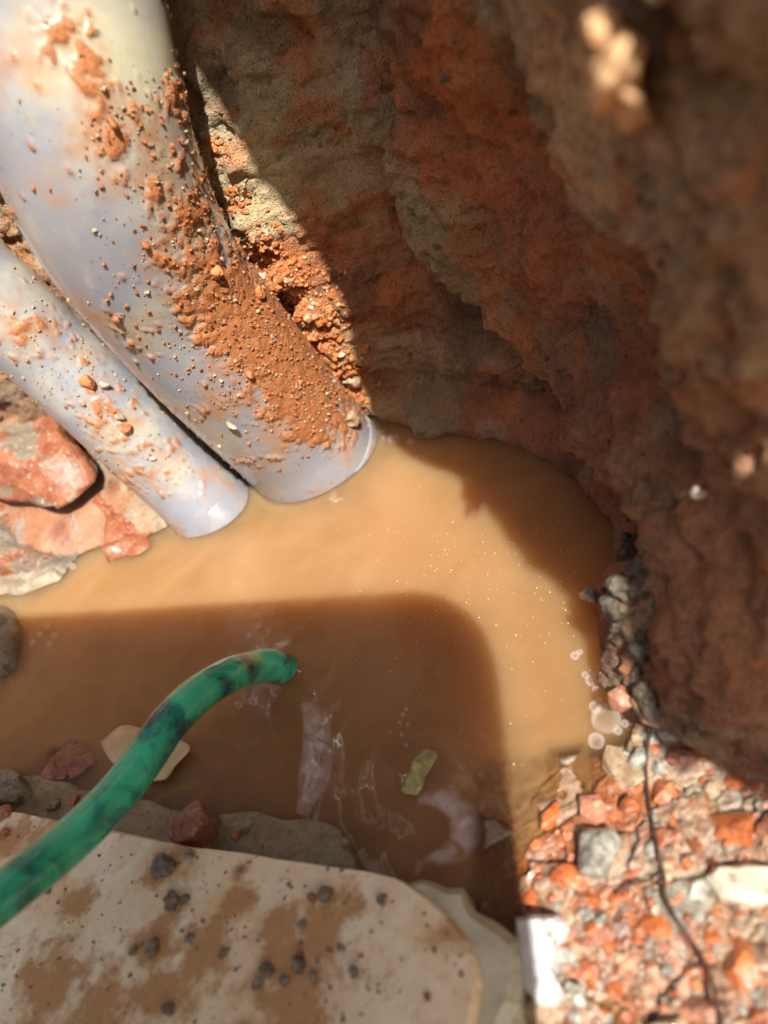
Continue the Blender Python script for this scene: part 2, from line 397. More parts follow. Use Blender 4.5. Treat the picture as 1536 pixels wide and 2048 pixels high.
wob = np.column_stack([fbm(W0, .02, 4, 41), fbm(W0+3, .02, 4, 42)])*.004
sdR = poly_sdist(ST+wob, np.array(rs))               # which sign is the near layer?
k = np.argmin(np.linalg.norm(ST-st_of(1100, 500), axis=1)); sdR *= np.sign(sdR[k])
layer = sstep(-.0015, .0035, sdR)
RIDGE2 = [(960, -80), (1000, 60), (1090, 170), (1180, 290), (1290, 360), (1400, 420), (1560, 520), (1800, 640)]
rs2 = [st_of(*p) for p in RIDGE2]; rs2 = np.array([p for p in rs2 if p is not None])
sd2 = poly_sdist(ST+wob*1.2, rs2) if len(rs2) > 1 else np.full(len(ST), -1.0)
kk = st_of(1480, 150)
if kk is not None: k = np.argmin(np.linalg.norm(ST-kk, axis=1)); sd2 *= np.sign(sd2[k])
plaster = sstep(-.001, .002, sd2)
bigN = fbm(W0, .03, 3, 51); midN = fbm(W0, .011, 4, 52); fineN = fbm(W0, .0035, 4, 53)
edge = np.exp(-np.maximum(sdR, 0)/.006)*layer
base_ramp = sstep(0, .008, T.ravel())*.85+.15
near = 1-.6*sstep(s_right, s_right+.06, S.ravel())
def calm_at(x, y, rpx):
    h = hit(wb0, x, y)
    if h[0] is None: return np.ones(len(W0))
    return 1-.92*np.exp(-(np.linalg.norm(W0-np.array(h[0]), axis=1)/(rpx*depth_of(h[0])/FPX))**2)
near = near*calm_at(1235, 60, 300)
off = off0.ravel()+near*base_ramp*(bigN*.0024+midN*.0022+np.abs(midN)*.0012+np.floor(fbm(W0+wob.repeat(2, 1)[:, :3]*.5, .015, 4, 57)*5)/5*.0045+np.floor(fbm(W0, .006, 3, 58)*4)/4*.0016)+(fineN*.0017+fbm(W0, .0016, 3, 55)*.0009)*(.4+.6*base_ramp)
off = off+layer*(.0025-.001*edge)*base_ramp - (1-layer)*sstep(s_pipe, s_mid, S.ravel())*(.004+.008*np.exp(-np.abs(sdR)/.005))*base_ramp + plaster*.0012
def wall_bulge(x, y, rpx, amt):
    global off
    h = hit(wb0, x, y)
    if h[0] is None: return
    rad = rpx*depth_of(h[0])/FPX; d = np.linalg.norm(W0-np.array(h[0]), axis=1)
    off = off+amt*np.exp(-(d/rad)**2)*(1+.8*fineN+.5*midN)
for x, y, rr_, am in [(500, 450, 45, .002), (560, 560, 50, .004), (615, 650, 55, .005), (660, 730, 55, .005), (700, 800, 45, .0045), (1270, 160, 70, .0008), (1405, 985, 40, .0008), (850, 850, 60, .002)]: wall_bulge(x, y, rr_, am)
W1 = wall_pts(off.reshape(NS, NT)).reshape(-1, 3)
# colours: patches of concrete, brick and plaster, set by place on the wall; the pale streak paints in a light leak
CP = [(420, 60, (.24, .20, .12)), (560, 120, (.40, .17, .06)), (640, 60, (.24, .20, .13)), (480, 230, (.36, .31, .23)), (640, 200, (.40, .36, .29)), (560, 330, (.30, .25, .16)),
      (700, 330, (.30, .24, .14)), (640, 420, (.36, .18, .09)), (520, 430, (.44, .38, .24)), (500, 360, (.56, .50, .33)), (500, 480, (.52, .42, .26)), (560, 560, (.52, .19, .06)), (610, 640, (.52, .17, .05)), (660, 740, (.50, .20, .08)), (700, 810, (.46, .32, .19)), (700, 620, (.38, .15, .07)), (740, 560, (.34, .15, .08)),
      (720, 760, (.26, .14, .08)), (800, 700, (.20, .09, .05)), (880, 790, (.25, .19, .12)), (850, 850, (.28, .23, .15)), (960, 830, (.30, .12, .06)), (1080, 900, (.32, .13, .07)),
      (790, 100, (.40, .14, .05)), (850, 300, (.40, .17, .09)), (880, 450, (.36, .30, .19)), (830, 380, (.34, .29, .18)), (960, 560, (.34, .28, .18)), (900, 180, (.42, .13, .04)), (1000, 100, (.40, .15, .05)),
      (1020, 380, (.44, .16, .07)), (1000, 640, (.42, .20, .10)), (1100, 480, (.40, .16, .09)), (1080, 260, (.44, .15, .05)), (1050, 30, (.32, .22, .13)), (1150, 700, (.30, .18, .11)), (1080, 760, (.42, .19, .09)),
      (1200, 420, (.42, .16, .07)), (1250, 560, (.46, .18, .08)), (1300, 450, (.42, .15, .06)), (1200, 820, (.36, .16, .08)), (1230, 650, (.24, .17, .12)), (1290, 720, (.32, .11, .06)), (1370, 620, (.40, .26, .15)),
      (1450, 560, (.42, .24, .13)), (1360, 800, (.38, .24, .15)), (1480, 800, (.46, .25, .14)), (1250, 950, (.40, .18, .09)), (1340, 950, (.40, .23, .14)), (1450, 950, (.42, .23, .13)), (1420, 1150, (.42, .21, .12)),
      (1280, 1120, (.30, .16, .10)), (1200, 1240, (.48, .18, .08)), (1195, 1330, (.48, .18, .08)), (1350, 1300, (.38, .19, .11)), (1500, 1250, (.40, .20, .11)), (1250, 1300, (.26, .14, .09)), (1300, 1420, (.20, .12, .08)), (1480, 1450, (.28, .12, .07)),
      (1130, 60, (.44, .33, .22)), (1240, 110, (.62, .42, .24)), (1250, 200, (.62, .44, .26)), (1270, 260, (.50, .38, .25)), (1330, 150, (.34, .21, .12)), (1450, 80, (.42, .32, .23)), (1400, 280, (.44, .33, .23)), (1500, 300, (.40, .26, .17)), (1290, 300, (.42, .34, .25)),
      (1480, 430, (.40, .24, .13)), (1520, 650, (.40, .24, .14))]
cpP = []; cpC = []
for px, py, c in CP:
    h = hit(wb0, px, py)
    if h[0] is not None: cpP.append(h[0]); cpC.append(c)
cpP = np.array(cpP); cpC = np.array(cpC)
warp = np.column_stack([fbm(W0, .014, 4, s) for s in (61, 62, 63)])*.010
wcol = np.zeros((len(W1), 3))
for k in range(0, len(W1), 40000):
    d2 = (((W1+warp)[k:k+40000, None, :]-cpP[None])**2).sum(-1); w = 1/(d2+1e-7)**2.2; wcol[k:k+40000] = (w @ cpC)/w.sum(1, keepdims=True)
pN = fbm(W0, .007, 5, 71)[:, None]; pM = fbm(W0, .0045, 4, 72)[:, None]; pD = fbm(W0, .009, 5, 73)[:, None]
wcol = wcol*(1-.55*sstep(.12, .4, pN))+np.array((.40, .34, .23))*.55*sstep(.12, .4, pN)
wcol = wcol*(1-.6*sstep(.15, .35, pM))+np.array((.46, .15, .05))*.6*sstep(.15, .35, pM)
wcol = wcol*(1-.55*sstep(.15, .42, pD))+np.array((.09, .06, .04))*.55*sstep(.15, .42, pD)
wcol *= (.9+.2*fineN[:, None])*.98*np.array((1.05, .98, .86))
M_wall = vcol_mat('broken_masonry', 0.8, 0.0, 800, 0.0018, wet_z=.012)
wall = mesh_np('masonry_wall', W1, WF, M_wall, True, wcol)
tag(wall, 'hacked open brown masonry wall of brick and mortar standing round the water', 'wall')
wbvh = BVHTree.FromPolygons([Vector(v) for v in W1.tolist()], WF.tolist())

# ------------------------------------------------------------------ unseen broken edge of the wall, its rim shaped to shade the right side
EDGE = [(60, -560), (170, -280), (342, 50), (425, 190), (500, 310), (588, 440), (652, 540), (698, 660), (730, 780), (750, 862), (800, 893), (880, 930), (960, 985), (1015, 1050), (1062, 1135), (1110, 1175), (1146, 1203),
        (1166, 1290), (1194, 1390), (1252, 1462), (1370, 1480), (1460, 1530), (1545, 1580), (1800, 1700), (2300, 1900)]
LIPL = 0.14
edge3 = []
last = None
for px, py in EDGE:
    if 742 < px < 1165 and py > 860: p = on_z(px, py)
    else:
        h = hit(wbvh, px, py)
        p = np.array(h[0]) if h[0] is not None and h[0].z > -.002 else None
        if p is None: p = at_depth(px, py, last if last else .11)
    last = depth_of(p); edge3.append(p+TOSUN*LIPL)
edge3, _ = spline(np.array(edge3), 260)
a_up = nrm(C2W @ np.array((0.75, -0.66, 0))); a_up = nrm(a_up-(a_up@TOSUN)*TOSUN)
outs = []
ctr = EYE+TOSUN*.1
for p in edge3:
    r = p-ctr; r -= (r@TOSUN)*TOSUN; outs.append(nrm(.45*nrm(r)+a_up))
outs = np.array(outs)
jit = fbm(edge3, .012, 4, 81)*.0022
NR = 60
rr = np.r_[np.linspace(0, .03, 30), np.linspace(.033, .16, NR-30)]
LV = edge3[:, None, :]+outs[:, None, :]*(rr[None, :, None]+jit[:, None, None])
bumpn = fbm(LV.reshape(-1, 3), .02, 4, 82).reshape(260, NR)*.004
LV = LV+TOSUN*bumpn[..., None]
HOLES = [(1195, 70, .0017), (1218, 140, .0024), (1228, 215, .0021), (1404, 980, .0012), (1300, -5, .0024)]  # holes added to let sun patches reach the wall
hole_c = []
for px, py, hr in HOLES:
    h = hit(wbvh, px, py)
    if h[0] is not None: hole_c.append((np.array(h[0]), hr))
top = LV; bot = LV+TOSUN*.016+fbm(LV.reshape(-1, 3)+5, .015, 3, 83).reshape(260, NR, 1)*.003
F1 = grid_faces(260, NR); cen = top.reshape(-1, 3)[F1].mean(1); keep = np.ones(len(F1), bool)
for hc, hr in hole_c:
    d = cen-hc; perp = d-(d@TOSUN)[:, None]*TOSUN
    keep &= np.linalg.norm(perp, axis=1) > hr*(1+.0*cen[:, 0])
F1k = F1[keep]; n1 = 260*NR
rim = [(j*NR, (j+1)*NR, (j+1)*NR+n1, j*NR+n1) for j in range(259)]
LF = np.vstack([F1k, F1k[:, ::-1]+n1, np.array(rim)])
lipcol = np.array((.34, .20, .11))+.12*fbm(np.vstack([top.reshape(-1, 3), bot.reshape(-1, 3)]), .02, 4, 84)[:, None]
lip = mesh_np('shading_edge', np.vstack([top.reshape(-1, 3), bot.reshape(-1, 3)]), LF, M_wall, True, lipcol, wall)

# ------------------------------------------------------------------ pipes
def tube(name, pts, nseg=140, nrad=64, mat=None, wall_t=None, parent=None, wob=0.0, seed=0):
    """pts: (x,y,z,r) control points"""
    C, s = spline(np.asarray(pts, float), nseg)
    ax = C[:, :3]; t = np.gradient(ax, axis=0); t /= np.linalg.norm(t, axis=1)[:, None]
    u = np.cross(t[0], (0.3, 1, .2)); u /= np.linalg.norm(u); V = []
    for i in range(nseg):
        u = u-(u@t[i])*t[i]; u /= np.linalg.norm(u); v = np.cross(t[i], u)
        a = np.linspace(0, 2*np.pi, nrad, endpoint=False)
        V.append(ax[i]+C[i, 3]*(np.cos(a)[:, None]*u+np.sin(a)[:, None]*v))
    V = np.array(V).reshape(-1, 3)
    if wob:
        cc = np.repeat(ax, nrad, axis=0); d = V-cc; V = cc+d*(1+wob*fbm(V, .01, 3, seed))[:, None]
    F = grid_faces(nseg, nrad, True)[:, ::-1].tolist()
    F.append(list(range(nrad))); F.append(list(range((nseg-1)*nrad, nseg*nrad))[::-1])
    return mesh_np(name, V, F, mat, True, parent=parent)
def pvc_mat(name, c=(0.205, 0.214, 0.238), dirt_s=160, lo=.50, hi=.66):
    m, nt, b = nodes(name)
    n1 = noise(nt, dirt_s, 8, .66, dist=.6); n2 = noise(nt, dirt_s*7, 5, .6); n3 = noise(nt, dirt_s*.45, 5, .6)
    ac = nt.nodes.new('ShaderNodeAttribute'); ac.attribute_name = 'cream'
    ma = nt.nodes.new('ShaderNodeMath'); ma.operation = 'MULTIPLY_ADD'; nt.links.new(ac.outputs['Fac'], ma.inputs[0]); ma.inputs[1].default_value = .4; nt.links.new(n3.outputs['Fac'], ma.inputs[2])
    n5 = noise(nt, dirt_s*2.2, 6, .65)
    cream = mix(nt, ramp(nt, ma.outputs[0], [(.50, g(0)), (.85, g(.9))]), c, mix(nt, n5.outputs['Fac'], (0.33, 0.29, 0.15), (0.48, 0.46, 0.37)))
    cream = mix(nt, ramp(nt, n5.outputs['Fac'], [(.56, g(0)), (.72, g(.5))]), cream, (0.30, 0.26, 0.19))
    dirtc = mix(nt, n2.outputs['Fac'], (0.25, 0.068, 0.016), (0.33, 0.135, 0.043))
    at = nt.nodes.new('ShaderNodeAttribute'); at.attribute_name = 'dirt'; af = nt.nodes.new('ShaderNodeAttribute'); af.attribute_name = 'film'
    fm = nt.nodes.new('ShaderNodeMath'); fm.operation = 'MULTIPLY'; nt.links.new(af.outputs['Fac'], fm.inputs[0]); nt.links.new(ramp(nt, n1.outputs['Fac'], [(lo-.14, g(0)), (hi-.04, g(.95))]), fm.inputs[1])
    f = ramp(nt, at.outputs['Fac'], [(.1, g(0)), (.75, g(.96))])
    c2 = mix(nt, fm.outputs[0], cream, (0.30, 0.155, 0.07))
    nt.links.new(mix(nt, f, c2, dirtc), b.inputs['Base Color'])
    rr_ = ramp(nt, f, [(0, g(.22)), (1, g(.7))]); nt.links.new(rr_, b.inputs['Roughness'])
    b.inputs['Subsurface Weight'].default_value = 0.0
    h = mix(nt, f, g(.5), n2.outputs['Fac']); bump(nt, b, h, .7, .0004)
    nt.links.new(ramp(nt, f, [(0, g(.4)), (.7, g(0))]), b.inputs['Coat Weight']); b.inputs['Coat Roughness'].default_value = .1
    return m
M_pvc = pvc_mat('grey_pvc_dirty'); M_pvc2 = pvc_mat('grey_pvc_small', (0.195, 0.205, 0.230), 220, .55, .7)
M_collar = pvc_mat('grey_pvc_collar', (0.185, 0.192, 0.215), 200, .62, .8)

b1_ = on_z(638, 922); zb = depth_of(b1_); RB = 127*zb/FPX
def pipe_pts(px_list, R):
    out = []
    for px, py, rp in px_list:
        d = R*FPX/rp; out.append((*at_depth(px, py, d), R))
    return out
big_px = [(638, 922, 127), (580, 858, 133), (512, 785, 142), (428, 692, 153), (343, 588, 164), (265, 470, 178), (208, 350, 191), (160, 210, 203), (122, 60, 212), (80, -120, 222), (30, -340, 234)]
pp = pipe_pts(big_px, RB); pp = np.array(pp)
dirv = nrm(pp[0, :3]-pp[1, :3]); upv = nrm(pp[-1, :3]-pp[-2, :3]); pp = np.vstack([[*(pp[0, :3]+dirv*.03), RB], pp, [*(pp[-1, :3]+upv*.05), RB], [*(pp[-1, :3]+upv*.12), RB]])
# slightly belled upper length
pp[6:, 3] *= 1.02
big = empty('large_pipe', tuple(b1_)); tag(big, 'thick grey plastic pipe caked with orange sand on its right side', 'pipe', 'grey plastic pipes')
bp = tube('pipe_body', pp, 640, 260, M_pvc)
b2_ = on_z(429, 1022); RS = 82*depth_of(b2_)/FPX
small_px = [(428, 1022, 82), (360, 955, 83), (292, 890, 85), (205, 805, 88), (110, 715, 91), (20, 630, 95), (-90, 525, 99), (-260, 360, 106)]
ps = np.array(pipe_pts(small_px, RS)); dirs = nrm(ps[0, :3]-ps[1, :3]); ups = nrm(ps[-1, :3]-ps[-2, :3]); ps = np.vstack([[*(ps[0, :3]+dirs*.03), RS], ps, [*(ps[-1, :3]+ups*.05), RS], [*(ps[-1, :3]+ups*.12), RS]])
small = empty('small_pipe', tuple(b2_)); tag(small, 'thin grey plastic pipe beside the thick pipe, nearer the left brick chunks', 'pipe', 'grey plastic pipes')
sp_ = tube('pipe_body', ps, 520, 160, M_pvc2)
def ring(name, c, ax, r, h, lip, mat):
    """fitting rim round a pipe: profile revolved about the pipe axis"""
    prof = [(r*.98, -.02), (r+lip, -.02), (r+lip, h*.82), (r+lip*.85, h*.95), (r+lip*.45, h), (r*.98, h+.0003)]
    u = nrm(np.cross(ax, (.3, 1, .2))); v = np.cross(ax, u); n = 96; V = []
    for rr_, z in prof:
        a = np.linspace(0, 2*np.pi, n, endpoint=False); V.append(c+ax*z+rr_*(np.cos(a)[:, None]*u+np.sin(a)[:, None]*v))
    return mesh_np(name, np.array(V).reshape(-1, 3), grid_faces(len(prof), n, True)[:, ::-1], mat, True)
rg = ring('collar', b1_, -dirv, RB, .0016, .00035, M_collar); rg2 = ring('collar', b2_, -dirs, RS, .0012, .0003, M_collar)
# dirt amount on the pipe bodies
def set_dirt(o, spots, base=0.0, cream=()):
    V = np.array([v.co for v in o.data.vertices]); px, py = to_px(V); d = np.full(len(V), base)
    for x, y, r, a in spots: d += a*np.exp(-((px-x)**2+(py-y)**2)/(r*r))
    c = np.zeros(len(V))
    for x, y, r, a in cream: c += a*np.exp(-((px-x)**2+(py-y)**2)/(r*r))
    a = o.data.attributes.new('cream', 'FLOAT', 'POINT'); a.data.foreach_set('value', c.astype(np.float32))
    nrmv = np.zeros(len(V)*3, np.float32); o.data.vertices.foreach_get('normal', nrmv); nrmv = nrmv.reshape(-1, 3)
    n1 = fbm(V, .007, 5, 91, .6); n2 = fbm(V, .0016, 4, 92, .6); n3 = fbm(V, .0006, 2, 93)
    crust = sstep(.36, .78, d+.42*n1+.75*n2+.45*n3); thick = crust*(.00018+.00030*np.maximum(n2+.3, 0)+.00022*np.maximum(n3, 0))
    film = sstep(.0, .6, d+.9*n1+.15*n2+.1)
    V2 = V+nrmv*thick[:, None]; o.data.vertices.foreach_set('co', V2.astype(np.float32).ravel()); o.data.update()
    a = o.data.attributes.new('dirt', 'FLOAT', 'POINT'); a.data.foreach_set('value', crust.astype(np.float32))
    a = o.data.attributes.new('film', 'FLOAT', 'POINT'); a.data.foreach_set('value', film.astype(np.float32))
set_dirt(bp, [(430, 560, 90, .75), (520, 660, 110, .8), (600, 760, 100, .9), (640, 820, 60, .8), (330, 330, 90, .2), (230, 260, 60, .55), (360, 180, 60, .6), (380, 420, 60, .5), (150, 60, 70, .5), (190, 130, 50, .55), (300, 480, 50, .4), (300, 370, 30, .5)], .02, [(320, 130, 110, .9), (330, 330, 90, .7), (390, 480, 80, .7), (120, 110, 110, .6), (230, 20, 120, .6)])
set_dirt(sp_, [(60, 650, 80, .3), (240, 840, 70, .35), (330, 900, 50, .2), (430, 990, 50, .1), (150, 900, 30, .2)], .05, [(40, 620, 90, .5), (300, 880, 80, .5)])
set_dirt(rg, [(700, 850, 60, .5)], .1); set_dirt(rg2, [], .1)
for o, r_ in ((bp, big), (rg, big), (sp_, small), (rg2, small)): attach(o, r_)
def bvh_w(o):
    off_ = Vector(o.parent.location) if o.parent else Vector((0, 0, 0))
    return BVHTree.FromPolygons([Vector(v.co)+o.location+off_ for v in o.data.vertices], [list(p.vertices) for p in o.data.polygons])
bpb, spb = bvh_w(bp), bvh_w(sp_)

# ------------------------------------------------------------------ tile on its mortar bed
def slab(name, outline, ztop, thick, mat, rough_edge=.0006, parent=None, seed=0, bevel=.0005, sub=14, sag=None):
    P = []
    n = len(outline)
    for i in range(n):
        a, b = np.array(outline[i]), np.array(outline[(i+1) % n]); m = max(1, min(sub, int(np.linalg.norm(b-a)/.0012)))
        for k in range(m): P.append(a+(b-a)*k/m)
    P = np.array(P); c3 = np.column_stack([P, np.zeros(len(P))])
    P = P+np.column_stack([fbm(c3, .006, 4, seed+1), fbm(c3, .006, 4, seed+2)])*rough_edge*2
    cen_ = P.mean(0); inn = P+(cen_-P)/np.linalg.norm(cen_-P, axis=1)[:, None]*bevel
    m = len(P)
    zt = ztop+fbm(c3, .01, 3, seed+4)*.0003
    V = np.vstack([np.column_stack([inn, zt]), np.column_stack([P, zt-bevel]), np.column_stack([P, np.full(m, ztop-thick)])])
    F = [tuple(range(m))]
    for i in range(m):
        j = (i+1) % m; F.append((i+m, j+m, j, i)); F.append((i+2*m, j+2*m, j+m, i+m))
    F.append(tuple(range(3*m-1, 2*m-1, -1)))
    o = mesh_np(name, V, F, mat, False, parent=parent)
    bm = bmesh.new(); bm.from_mesh(o.data); bmesh.ops.recalc_face_normals(bm, faces=bm.faces); bmesh.ops.triangulate(bm, faces=[f for f in bm.faces if len(f.verts) > 4]); bm.to_mesh(o.data); bm.free()
    return o
MUD_SPOTS = [(340, 1730, 46), (350, 1815, 40), (330, 1840, 30), (570, 1960, 110), (400, 1910, 70), (300, 1900, 45), (640, 1870, 60), (560, 1830, 40), (100, 1990, 90), (210, 2010, 70), (330, 1990, 60), (480, 1740, 25), (690, 1800, 40), (60, 1660, 60), (10, 1690, 50), (480, 1800, 36), (160, 1800, 40), (900, 1870, 40)]
def tile_mat():
    m, nt, b = nodes('cream_glazed_tile_muddy')
    n1 = noise(nt, 110, 8, .62, dist=.8); n2 = noise(nt, 900, 5, .6); n3 = noise(nt, 45, 5, .6); n4 = noise(nt, 330, 6, .65)
    # mud patches lie at fixed spots of the tile
    acc = None
    for x, y, r in MUD_SPOTS:
        p = on_z(x, y, TILE_TOP); rad = r*depth_of(p)/FPX
        vm = nt.nodes.new('ShaderNodeVectorMath'); vm.operation = 'DISTANCE'; nt.links.new(pos(nt), vm.inputs[0]); vm.inputs[1].default_value = tuple(p)
        mr = nt.nodes.new('ShaderNodeMapRange'); mr.inputs['From Min'].default_value = rad*1.6; mr.inputs['From Max'].default_value = rad*.2; nt.links.new(vm.outputs['Value'], mr.inputs['Value'])
        if acc is None: acc = mr.outputs[0]
        else:
            mx = nt.nodes.new('ShaderNodeMath'); mx.operation = 'MAXIMUM'; nt.links.new(acc, mx.inputs[0]); nt.links.new(mr.outputs[0], mx.inputs[1]); acc = mx.outputs[0]
    ad = nt.nodes.new('ShaderNodeMath'); ad.operation = 'MULTIPLY_ADD'; nt.links.new(acc, ad.inputs[0]); ad.inputs[1].default_value = .30; nt.links.new(n4.outputs['Fac'], ad.inputs[2])
    f = ramp(nt, ad.outputs[0], [(.55, g(0)), (.72, g(.92))])
    wash = mix(nt, ramp(nt, n1.outputs['Fac'], [(.42, g(0)), (.70, g(.75))]), (0.96, 0.90, 0.69), (0.78, 0.53, 0.23))
    wash = mix(nt, ramp(nt, n3.outputs['Fac'], [(.45, g(0)), (.7, g(.5))]), wash, (0.72, 0.45, 0.18))
    c = mix(nt, f, wash, mix(nt, n2.outputs['Fac'], (0.42, 0.20, 0.06), (0.60, 0.36, 0.14)))
    c = mix(nt, ramp(nt, n2.outputs['Fac'], [(.66, g(0)), (.70, g(.85))]), c, (0.20, 0.13, 0.07))
    nt.links.new(c, b.inputs['Base Color'])
    nt.links.new(ramp(nt, n4.outputs['Fac'], [(.35, g(.18)), (.6, g(.42))]), b.inputs['Roughness'])
    b.inputs['Coat Weight'].default_value = .35; b.inputs['Coat Roughness'].default_value = .12
    bump(nt, b, mix(nt, .5, n4.outputs['Fac'], n2.outputs['Fac']), .35, .0004)
    return m
M_tile = tile_mat()
tile = slab('floor_tile', TILE_W, TILE_TOP, .0042, M_tile, .00008, seed=5)
tag(tile, 'cream glazed floor tile smeared with brown mud at the edge of the water', 'tile')
bed_px = [(-420, 1490), (-30, 1555), (60, 1545), (120, 1562), (260, 1600), (420, 1622), (560, 1630), (680, 1660), (705, 1715), (720, 1800), (400, 1830), (-400, 1760)]
M_bed = rubble_mat('olive_mortar_bed', (0.20, 0.15, 0.07), (0.33, 0.27, 0.14), 500, .5, .6, speck=(0.12, .10, .05), k=1.0)
bed = slab('mortar_bed', [on_z(x, y, .001)[:2] for x, y in bed_px], .0008, .02, M_bed, .0007, tile, 15)
# broken pale rim of the tile's corner
rim_px = [(790, 1762), (830, 1750), (880, 1762), (915, 1760), (950, 1800), (1005, 1838), (1034, 1865), (1038, 1930), (1036, 1990), (1005, 2060), (960, 2300), (850, 2300), (900, 2080), (910, 1960), (890, 1880), (840, 1810)]
M_rim = rubble_mat('broken_glaze_rim', (0.52, 0.50, 0.33), (0.70, 0.68, 0.52), 300, .3, .5, k=1.0)
slab('broken_corner', [on_z(x, y, TILE_TOP)[:2] for x, y in rim_px], TILE_TOP-.0010, .004, M_rim, .0005, tile, 25, .0010)

# ------------------------------------------------------------------ turbid water
wx0, wx1, wy0, wy1 = -.16, .085, -.04, .15
nx, ny = 420, 330
gx, gy = np.meshgrid(np.linspace(wx0, wx1, nx), np.linspace(wy0, wy1, ny), indexing='ij')
Qw = np.column_stack([gx.ravel(), gy.ravel()]); zg = ground_z(Qw)
wpx, wpy = to_px(np.column_stack([Qw, np.zeros(len(Qw))]))
dep = np.maximum(-zg, 0)
SUNK = [(110, 1512, 75, .0005), (330, 1650, 45, .0006), (470, 1655, 60, .0012), (600, 1690, 60, .0010), (300, 1500, 60, .0012), (40, 1570, 60, .0006), (660, 1720, 40, .0008), (200, 1600, 60, .0014), (830, 1530, 40, .0012), (575, 1335, 26, .0012)]
for x, y, r, dd in SUNK:
    f = np.exp(-((wpx-x)**2+(wpy-y)**2)/(r*r)); dep = dep*(1-f)+np.minimum(dep, dd)*f
zw = np.zeros(len(Qw))
P3w = np.column_stack([Qw, np.zeros(len(Qw))])
shade = 1.0
zw += fbm(P3w, .016, 2, 101)*.00010+fbm(P3w, .006, 2, 102)*.00003
for (x, y), amp, wl, fall in (((578, 1335), .00012, .0042, .010), ((830, 1545), .00010, .005, .010), ((345, 1640), .0001, .004, .008)):
    c = on_z(x, y)[:2]; r = np.linalg.norm(Qw-c, axis=1); zw += amp*np.cos(r/wl*2*np.pi)*np.exp(-r/fall)
def ell(c, ax, R):                              # distance to a slanted pipe's waterline
    d = P3w-np.asarray(c); t = d@ax; return np.linalg.norm(d-t[:, None]*ax, axis=1)-R
for c, ax, R in ((b1_, dirv, RB+.0011), (b2_, dirs, RS+.0007)):
    e = np.maximum(ell(c, ax, R), 0); zw += .0011*np.exp(-e/.0011)
tipw = on_z(572, 1328)
zw += .0007*np.exp(-np.maximum(np.linalg.norm(Qw-tipw[:2], axis=1)-.0028, 0)/.0009)
zw += .0003*np.exp(-poly_dist(Qw, SHORE_W)/.003)
Vw = np.column_stack([Qw, zw]); nW = len(Vw)
Fw = grid_faces(nx, ny).tolist()
bi = [i*ny for i in range(nx)]+[(nx-1)*ny+j for j in range(1, ny)]+[i*ny+ny-1 for i in range(nx-2, -1, -1)]+[j for j in range(ny-2, 0, -1)]
lower = np.column_stack([Qw[bi], np.full(len(bi), -.036)]); nb = len(bi)
for i in range(nb):
    j = (i+1) % nb; Fw.append((bi[i], nW+i, nW+j, bi[j]))
Fw.append(tuple(range(nW+nb-1, nW-1, -1)))
mw_, nt, b = nodes('muddy_water')
b.inputs['Base Color'].default_value = (0.80, 0.43, 0.155, 1)
b.inputs['Subsurface Weight'].default_value = 1.0; b.inputs['Subsurface Radius'].default_value = (1.0, 0.72, 0.46); b.inputs['Subsurface Scale'].default_value = 0.042
b.inputs['Specular IOR Level'].default_value = 0.0; b.inputs['Roughness'].default_value = .6
nn = noise(nt, 75, 4, .55, dist=.7); n9 = noise(nt, 2600, 2, .5)
c = ramp(nt, nn.outputs['Fac'], [(.28, (0.250, 0.126, 0.050)), (.72, (0.312, 0.168, 0.075))])
c = mix(nt, ramp(nt, n9.outputs['Fac'], [(.72, g(0)), (.76, g(.5))]), c, (0.6, 0.42, 0.22))
nt.links.new(c, b.inputs['Base Color'])
at = nt.nodes.new('ShaderNodeAttribute'); at.attribute_name = 'depth'
mth = nt.nodes.new('ShaderNodeMapRange'); mth.inputs['From Min'].default_value = 0; mth.inputs['From Max'].default_value = .0042; nt.links.new(at.outputs['Fac'], mth.inputs['Value'])
al = ramp(nt, mth.outputs[0], [(0, g(.12)), (.18, g(.45)), (.5, g(.85)), (1, g(1))])
tr = nt.nodes.new('ShaderNodeBsdfTransparent'); tr.inputs['Color'].default_value = (.95, .78, .55, 1)
ms = nt.nodes.new('ShaderNodeMixShader'); nt.links.new(al, ms.inputs[0]); nt.links.new(tr.outputs[0], ms.inputs[1]); nt.links.new(b.outputs[0], ms.inputs[2])
gl = nt.nodes.new('ShaderNodeBsdfGlossy'); gl.inputs['Roughness'].default_value = .03
fr = nt.nodes.new('ShaderNodeFresnel'); fr.inputs['IOR'].default_value = 1.36
nb1 = noise(nt, 160, 3, .5); bpn = nt.nodes.new('ShaderNodeBump'); bpn.inputs['Strength'].default_value = .25; bpn.inputs['Distance'].default_value = .0014
nt.links.new(nb1.outputs['Fac'], bpn.inputs['Height']); nt.links.new(bpn.outputs[0], gl.inputs['Normal']); nt.links.new(bpn.outputs[0], fr.inputs['Normal'])
m2 = nt.nodes.new('ShaderNodeMixShader'); nt.links.new(fr.outputs[0], m2.inputs[0]); nt.links.new(ms.outputs[0], m2.inputs[1]); nt.links.new(gl.outputs[0], m2.inputs[2])
nt.links.new(m2.outputs[0], nt.nodes['Material Output'].inputs['Surface'])
water = mesh_np('water', np.vstack([Vw, lower]), Fw, mw_, True, attrs={'depth': np.r_[dep, np.full(nb, .03)]})
tag(water, kind='structure')

